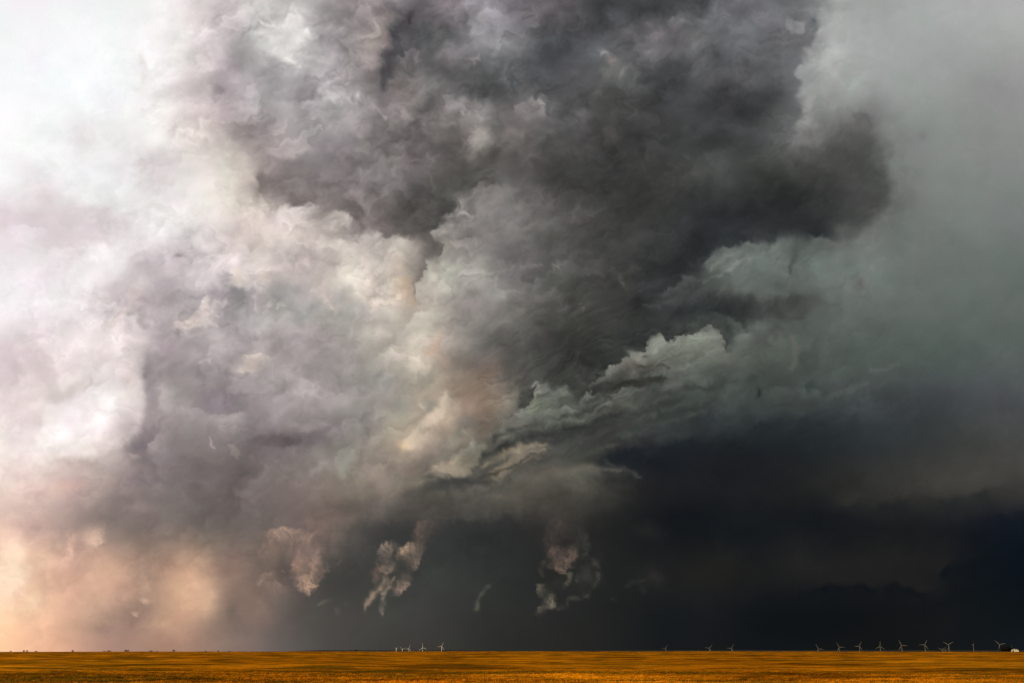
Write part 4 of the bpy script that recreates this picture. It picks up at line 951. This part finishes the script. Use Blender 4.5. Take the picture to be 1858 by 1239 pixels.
# ================================================================ wind turbines
def tube(bm, rings, seg=20, cap=True):
    """rings: (centre, radius_x, radius_y, axis frame) lofted"""
    prev = None
    for c, rx, ry, ax, ay in rings:
        ring = [bm.verts.new(c + ax*(rx*math.cos(2*math.pi*k/seg)) + ay*(ry*math.sin(2*math.pi*k/seg))) for k in range(seg)]
        if prev:
            for k in range(seg): bm.faces.new((prev[k], prev[(k+1) % seg], ring[(k+1) % seg], ring[k]))
        elif cap: bm.faces.new(ring[::-1])
        prev = ring
    if cap: bm.faces.new(prev)
    bmesh.ops.recalc_face_normals(bm, faces=bm.faces)
VX, VY, VZ = Vector((1, 0, 0)), Vector((0, 1, 0)), Vector((0, 0, 1))
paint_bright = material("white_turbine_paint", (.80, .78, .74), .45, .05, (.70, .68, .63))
paint_dull = material("dark_grey_turbine_paint", (.14, .137, .13), .6, .05, (.105, .103, .098))  # darker grey base colour for the fainter turbines
paint_hub = material("hub_red_band", (.55, .16, .10), .5, .5, (.42, .11, .07))

def make_turbine(mat, hubmat):
    root = empty("wind_turbine", (0, 0, 0), "x", "wind turbine", "white three-bladed wind turbines on the horizon")
    bm = bmesh.new()
    tube(bm, [(VZ*z, r, r, VX, VY) for z, r in ((-4, 2.7), (0, 2.7), (1, 2.6), (40, 2.2), (77, 1.7), (78.4, 1.7))], 24)
    mesh_obj("tower", bm, mat, root, True)
    bm = bmesh.new()    # nacelle: rounded box along the wind axis (+Y is away from the rotor)
    prof = [(-3.2, 1.2, 1.3), (-2.6, 1.7, 1.8), (0, 2.0, 2.1), (5, 1.95, 2.1), (8.2, 1.7, 1.9), (9.0, 1.1, 1.3)]
    tube(bm, [(Vector((0, y, 80)), a, c, VX, VZ) for y, a, c in prof], 16)
    mesh_obj("nacelle", bm, mat, root, True)
    bm = bmesh.new()
    tube(bm, [(Vector((0, y, 0)), a, a, VX, VZ) for y, a in ((1.9, 1.9), (0.8, 2.1), (-0.6, 2.0), (-1.8, 1.4), (-2.6, .5))], 20)
    hub = mesh_obj("hub", bm, hubmat, root, True); hub.location = (0, -5.0, 80)
    for k in range(3):
        bm = bmesh.new(); rings = []
        for z, ch, th, tw in ((1.2, 1.3, 1.25, 0), (3.2, 1.5, 1.2, 2), (8, 3.4, .8, 12), (12, 3.3, .62, 9), (22, 2.5, .42, 5), (32, 1.8, .28, 2), (39, 1.15, .16, 0), (42.5, .35, .06, -1)):
            a = R(tw); ax = VX*math.cos(a)+VY*math.sin(a); ay = -VX*math.sin(a)+VY*math.cos(a)
            rings.append((Vector((-ch*.12, -z*z*.0006, z)), ch*.75, max(th, .1), ax, ay))
        tube(bm, rings, 12)
        b = mesh_obj("blade", bm, mat, hub, True); b.rotation_euler = (0, R(120*k), 0)
    return root
def copy_tree(o, parent=None):
    c = o.copy(); scene.collection.objects.link(c); c.parent = parent
    for ch in o.children: copy_tree(ch, c)
    return c
# hub chart x, y, blade length in chart units, blade phase (deg clockwise from up), yaw, bright?, label
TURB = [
 (719.0,1176.1,6.6,56,35,1,"pale wind turbine at the far left of the left cluster, one blade pointing up right"),
 (730.1,1177.9,7.0,-50,12,1,"low cream wind turbine second from left in the left cluster, blades in an open V"),
 (741.9,1176.9,7.0,20,10,1,"white wind turbine third from left, one blade up right and one flat to the left"),
 (750.7,1178.4,6.3,58,48,0,"small faint wind turbine in the middle of the left cluster, narrow V of blades"),
 (760.8,1178.8,7.0,3,20,0,"faint low turbine with one upright blade, just left of the cluster's tallest"),
 (767.1,1175.0,7.9,-7,8,1,"bright wind turbine with blade straight up, tallest of the left cluster"),
 (772.0,1176.0,6.4,0,60,0,"faint thin wind turbine close behind the right side of the tall bright cluster turbine"),
 (801.5,1172.8,7.8,24,10,1,"bright wind turbine with a reddish hub, standing alone right of the left cluster"),
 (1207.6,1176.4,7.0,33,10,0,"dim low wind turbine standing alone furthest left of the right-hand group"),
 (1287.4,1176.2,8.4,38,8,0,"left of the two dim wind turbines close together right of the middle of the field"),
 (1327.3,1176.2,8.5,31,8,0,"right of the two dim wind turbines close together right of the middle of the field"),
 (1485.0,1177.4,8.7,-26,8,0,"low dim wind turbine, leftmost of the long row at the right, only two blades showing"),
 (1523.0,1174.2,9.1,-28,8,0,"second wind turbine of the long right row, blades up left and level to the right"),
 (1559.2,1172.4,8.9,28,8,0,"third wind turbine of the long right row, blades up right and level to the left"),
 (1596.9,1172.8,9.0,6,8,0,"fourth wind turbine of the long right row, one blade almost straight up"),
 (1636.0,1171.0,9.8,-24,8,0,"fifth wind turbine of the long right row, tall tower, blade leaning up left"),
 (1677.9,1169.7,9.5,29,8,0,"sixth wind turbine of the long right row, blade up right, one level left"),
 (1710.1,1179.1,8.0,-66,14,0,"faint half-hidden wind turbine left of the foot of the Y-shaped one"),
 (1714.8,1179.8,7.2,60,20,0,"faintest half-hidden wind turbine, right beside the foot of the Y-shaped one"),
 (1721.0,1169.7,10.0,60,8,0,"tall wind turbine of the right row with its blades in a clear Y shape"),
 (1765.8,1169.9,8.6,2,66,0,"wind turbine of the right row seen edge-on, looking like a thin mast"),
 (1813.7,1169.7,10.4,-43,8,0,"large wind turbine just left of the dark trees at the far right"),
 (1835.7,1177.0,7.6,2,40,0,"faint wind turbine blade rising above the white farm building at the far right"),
]
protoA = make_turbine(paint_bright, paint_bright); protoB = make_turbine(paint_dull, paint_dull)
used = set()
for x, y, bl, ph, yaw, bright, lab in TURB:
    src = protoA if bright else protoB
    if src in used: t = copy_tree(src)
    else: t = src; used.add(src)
    px_rad = FOC*(1+((y-619.5)/FOC)**2)**.5*1.0
    D = 42.5*px_rad*(1/1.0)/bl*0.955
    hp = at_dist(x, y, D)
    gz = land_z(hp.x, hp.y); hh = hp.z-gz
    t.location = (hp.x, hp.y, gz)
    ya = R(yaw) + math.atan2(-hp.x, hp.y)
    t.rotation_euler = (0, 0, ya)
    for ch in t.children:
        k = ch.name.split('.')[0]
        if k == 'tower': ch.scale = (1, 1, hh/80.0)
        elif k == 'nacelle': ch.location = (0, 0, hh-80)
        elif k == 'hub':
            ch.location = (0, -5.0, hh); ch.rotation_euler = (0, R(ph), 0)
            if 'reddish' in lab:
                ch.data = ch.data.copy(); ch.data.materials[0] = paint_hub; ch['label'] = "reddish rotor hub"
    t['label'] = lab

# ================================================================ trees and shrubs on the skyline
leaf = material("dark_foliage", (.030, .036, .012), .8, 1.2, (.012, .016, .006))
leaf_black = material("black_green_foliage", (.004, .0045, .003), .95, .8, (.002, .003, .002))
bark = material("bark", (.06, .045, .03), .9, 3.0, (.03, .024, .018))
def make_tree(name, h, w, seed, lm, trunk_h=.3, nleaf=900, nl=7):
    rnd = random.Random(seed)
    root = empty(name, (0, 0, 0), "x", "tree")
    bm = bmesh.new()
    top = Vector((rnd.uniform(-.06, .06)*h, rnd.uniform(-.06, .06)*h, h*.72))
    def limb(a, b, r0, r1):
        d = (b-a).normalized(); ax = d.orthogonal().normalized(); ay = d.cross(ax)
        tube(bm, [(a.lerp(b, t), r0+(r1-r0)*t, r0+(r1-r0)*t, ax, ay) for t in (0, .5, 1)], 7)
    limb(Vector((0, 0, -.4)), top, h*.035, h*.012)
    tips = [top]
    for k in range(nl):
        t = rnd.uniform(trunk_h, .9); a = top*t; an = rnd.uniform(0, 6.28); l = w*.42*rnd.uniform(.6, 1.05)
        b = a+Vector((math.cos(an)*l, math.sin(an)*l, h*rnd.uniform(.08, .22))); limb(a, b, h*.014, h*.005); tips += [b, a.lerp(b, .6)]
    mesh_obj("trunk", bm, bark, root, True)
    bm = bmesh.new()
    for k in range(nleaf):
        c = rnd.choice(tips); s = w*.2
        p = c+Vector((rnd.gauss(0, s*.6), rnd.gauss(0, s*.6), rnd.gauss(0, h*.09)-(rnd.random()**1.5)*h*.45*(trunk_h < .2)))
        p.z = max(p.z, h*.08); n = Vector((rnd.gauss(0, 1), rnd.gauss(0, 1), rnd.gauss(0, 1))).normalized()
        a = n.orthogonal().normalized(); b = n.cross(a); q = h*rnd.uniform(.02, .045)
        bm.faces.new([bm.verts.new(p+a*q*i+b*q*j*.7) for i, j in ((-1, -.3), (0, -1), (1, .2), (.1, 1))])
    mesh_obj("crown", bm, lm, root)
    return root
pr = [make_tree("shrub_tree", 4.0, 4.8, 1, leaf, .12, 1000), make_tree("shrub_tree", 3.4, 6.5, 2, leaf, .1, 1100), make_tree("shrub_tree", 4.2, 3.6, 4, leaf, .14, 900)]
used = set()
# chart x, distance, size, which form, label
SHR = [(19.7,1700,.75,0,"tiny round shrub, leftmost dark dot on the skyline"),
 (43.0,1700,1.0,0,"left of a close pair of small dark shrubs near the left edge"),
 (48.8,1690,.95,2,"right of a close pair of small dark shrubs near the left edge"),
 (65.2,1720,.9,1,"wide low shrub just right of the pair of dark shrubs near the left edge"),
 (131.5,1710,1.0,0,"lone small dark shrub between the left edge pair and the long low thicket"),
 (188.5,1720,.8,1,"low left end bush of the thicket on the left skyline"),
 (195.3,1700,1.15,1,"darkest middle bush of the thicket on the left skyline"),
 (201.0,1730,.85,1,"low right end bush of the thicket on the left skyline"),
 (228.4,1680,1.15,2,"taller dark shrub right of the thicket on the left skyline"),
 (232.3,1700,1.0,0,"rounder shrub touching the right of the taller dark skyline shrub"),
 (275.2,1690,1.05,1,"wide shrub on the skyline under the sunlit mist bank"),
 (286.0,1750,.7,1,"faint low shrub just right of the wide one under the sunlit mist"),
 (315.5,1690,1.1,0,"dark round shrub on the skyline right of the sunlit mist bank"),
 (372.5,1750,.85,1,"faint flat shrub on the skyline beneath the second pale mist bank"),
 (396.0,1760,.8,2,"faint upright shrub on the skyline right of the second mist bank"),
 (416.0,1760,.8,1,"last faint flat shrub on the skyline before the sky turns slate grey"),
 (646.0,1720,1.1,0,"lone small bump of a shrub on the skyline left of the turbine cluster"),
 (1002.0,1750,.8,1,"low dark shrub on the middle skyline, far from any turbine"),
 (1075.0,1700,.8,0,"left dark bush of two breaking the bright field edge right of centre"),
 (1080.5,1700,.7,1,"smaller bush just right of the left dark bush breaking the field edge"),
 (1104.0,1690,.95,0,"lone dark bush breaking the bright field edge left of the first dim turbine")]
for k, x in enumerate((563, 572, 580, 588, 596, 604)):
    SHR.append((x, 1760, (.75, .95, 1.05, 1.08, .95, .75)[k], 1, ("left end bush", "second bush from left", "third bush from left", "fourth bush from left", "fifth bush from left", "right end bush")[k]+" of the low dark row left of centre on the skyline"))
for k, x in enumerate((818, 824, 831, 837)):
    SHR.append((x, 1740, (.95, .8, 1.0, .85)[k], (0, 1, 1, 0)[k], ("left end bush", "second bush", "third bush", "right end bush")[k]+" of the dark clump right of the red-hubbed turbine"))
for x, D, s, k, lab in SHR:
    src = pr[k]
    if src in used: t = copy_tree(src)
    else: t = src; used.add(src)
    p = at_dist(x, 1181, D); t.location = (p.x, p.y, land_z(p.x, p.y)-.45)
    t.scale = (s, s, s); t.rotation_euler = (0, 0, x*1.7); t['label'] = lab; t['category'] = "shrub"; t['group'] = "small dark shrubs along the skyline"
# the dark grove by the farm building
for x, D, h, w, sd_, lab in ((1819.0,1530,7.6,9.0,11,"black-green tree at the left end of the far right grove, under the big turbine"),
                        (1824.5,1515,9.6,9.5,12,"tallest black-green tree of the grove left of the white farm building"),
                        (1830.5,1520,8.6,9.5,13,"rounded dark tree in the grove between its tallest tree and the building"),
                        (1836.5,1540,7.4,8.0,14,"dark tree rising behind the left end of the white farm building")):
    t = make_tree("grove_tree", h, w, sd_, leaf_black, .08, 2600, 16)
    p = at_dist(x, 1181, D); t.location = (p.x, p.y, land_z(p.x, p.y)); t['label'] = lab; t['group'] = "dark trees of the grove by the farm building"

# ================================================================ white farm building
def boxm(bm, x0, x1, y0, y1, z0, z1):
    v = [bm.verts.new((x, y, z)) for x in (x0, x1) for y in (y0, y1) for z in (z0, z1)]
    for f in ((0, 1, 3, 2), (4, 6, 7, 5), (0, 4, 5, 1), (2, 3, 7, 6), (0, 2, 6, 4), (1, 5, 7, 3)): bm.faces.new([v[i] for i in f])
def farm():
    wall = material("cream_metal_siding", (.60, .55, .44), .6, 1.5, (.52, .48, .38))
    roofm = material("pale_roof_sheet", (.50, .47, .41), .6, 1.0, (.42, .40, .35))
    dark = material("shadowed_opening", (.06, .04, .025), .8, 1.0, (.04, .03, .02)); trim = material("grey_trim", (.42, .40, .34), .6, 2.0)
    p = at_dist(1841.6, 1181, 1440)
    root = empty("farm_building", (p.x, p.y, land_z(p.x, p.y)+.25), "low white farm building with a dark doorway beside the dark far-right grove", "building", None, math.atan2(-p.x, p.y)+R(4))
    W_, Dp, H_ = 4.4, 3.4, 1.9
    bm = bmesh.new(); boxm(bm, -W_, W_, -Dp, Dp, -1.5, H_)
    # gabled/hipped top of the wall
    mesh_obj("wall", bm, wall, root)
    bm = bmesh.new(); e = .25
    a = [bm.verts.new(v) for v in ((-W_-e, -Dp-e, H_+.02), (W_+e, -Dp-e, H_+.02), (W_+e, Dp+e, H_+.02), (-W_-e, Dp+e, H_+.02), (-W_+2.0, 0, H_+1.25), (W_-2.0, 0, H_+1.25))]
    for f in ((0, 1, 5, 4), (1, 2, 5), (2, 3, 4, 5), (3, 0, 4), (0, 3, 2, 1)): bm.faces.new([a[i] for i in f])
    rf = mesh_obj("roof", bm, roofm, root)
    bm = bmesh.new(); boxm(bm, -1.2, 0.1, -.7, .7, H_+.8, H_+1.6); mesh_obj("vent", bm, trim, rf)
    bm = bmesh.new(); boxm(bm, -3.5, -1.5, -Dp-.03, -Dp+.1, -1.4, 1.45); d = mesh_obj("doorway", bm, dark, root)
    bm = bmesh.new(); boxm(bm, -3.68, -3.5, -Dp-.07, -Dp+.05, -1.4, 1.6); boxm(bm, -1.5, -1.32, -Dp-.07, -Dp+.05, -1.4, 1.6); boxm(bm, -3.5, -1.5, -Dp-.07, -Dp+.05, 1.45, 1.6)
    mesh_obj("frame", bm, trim, d)
    for xx in (1.0, 3.2):
        bm = bmesh.new(); boxm(bm, xx-.4, xx+.4, -Dp-.03, -Dp+.05, 0.75, 1.35); mesh_obj("window", bm, trim, root)
farm()
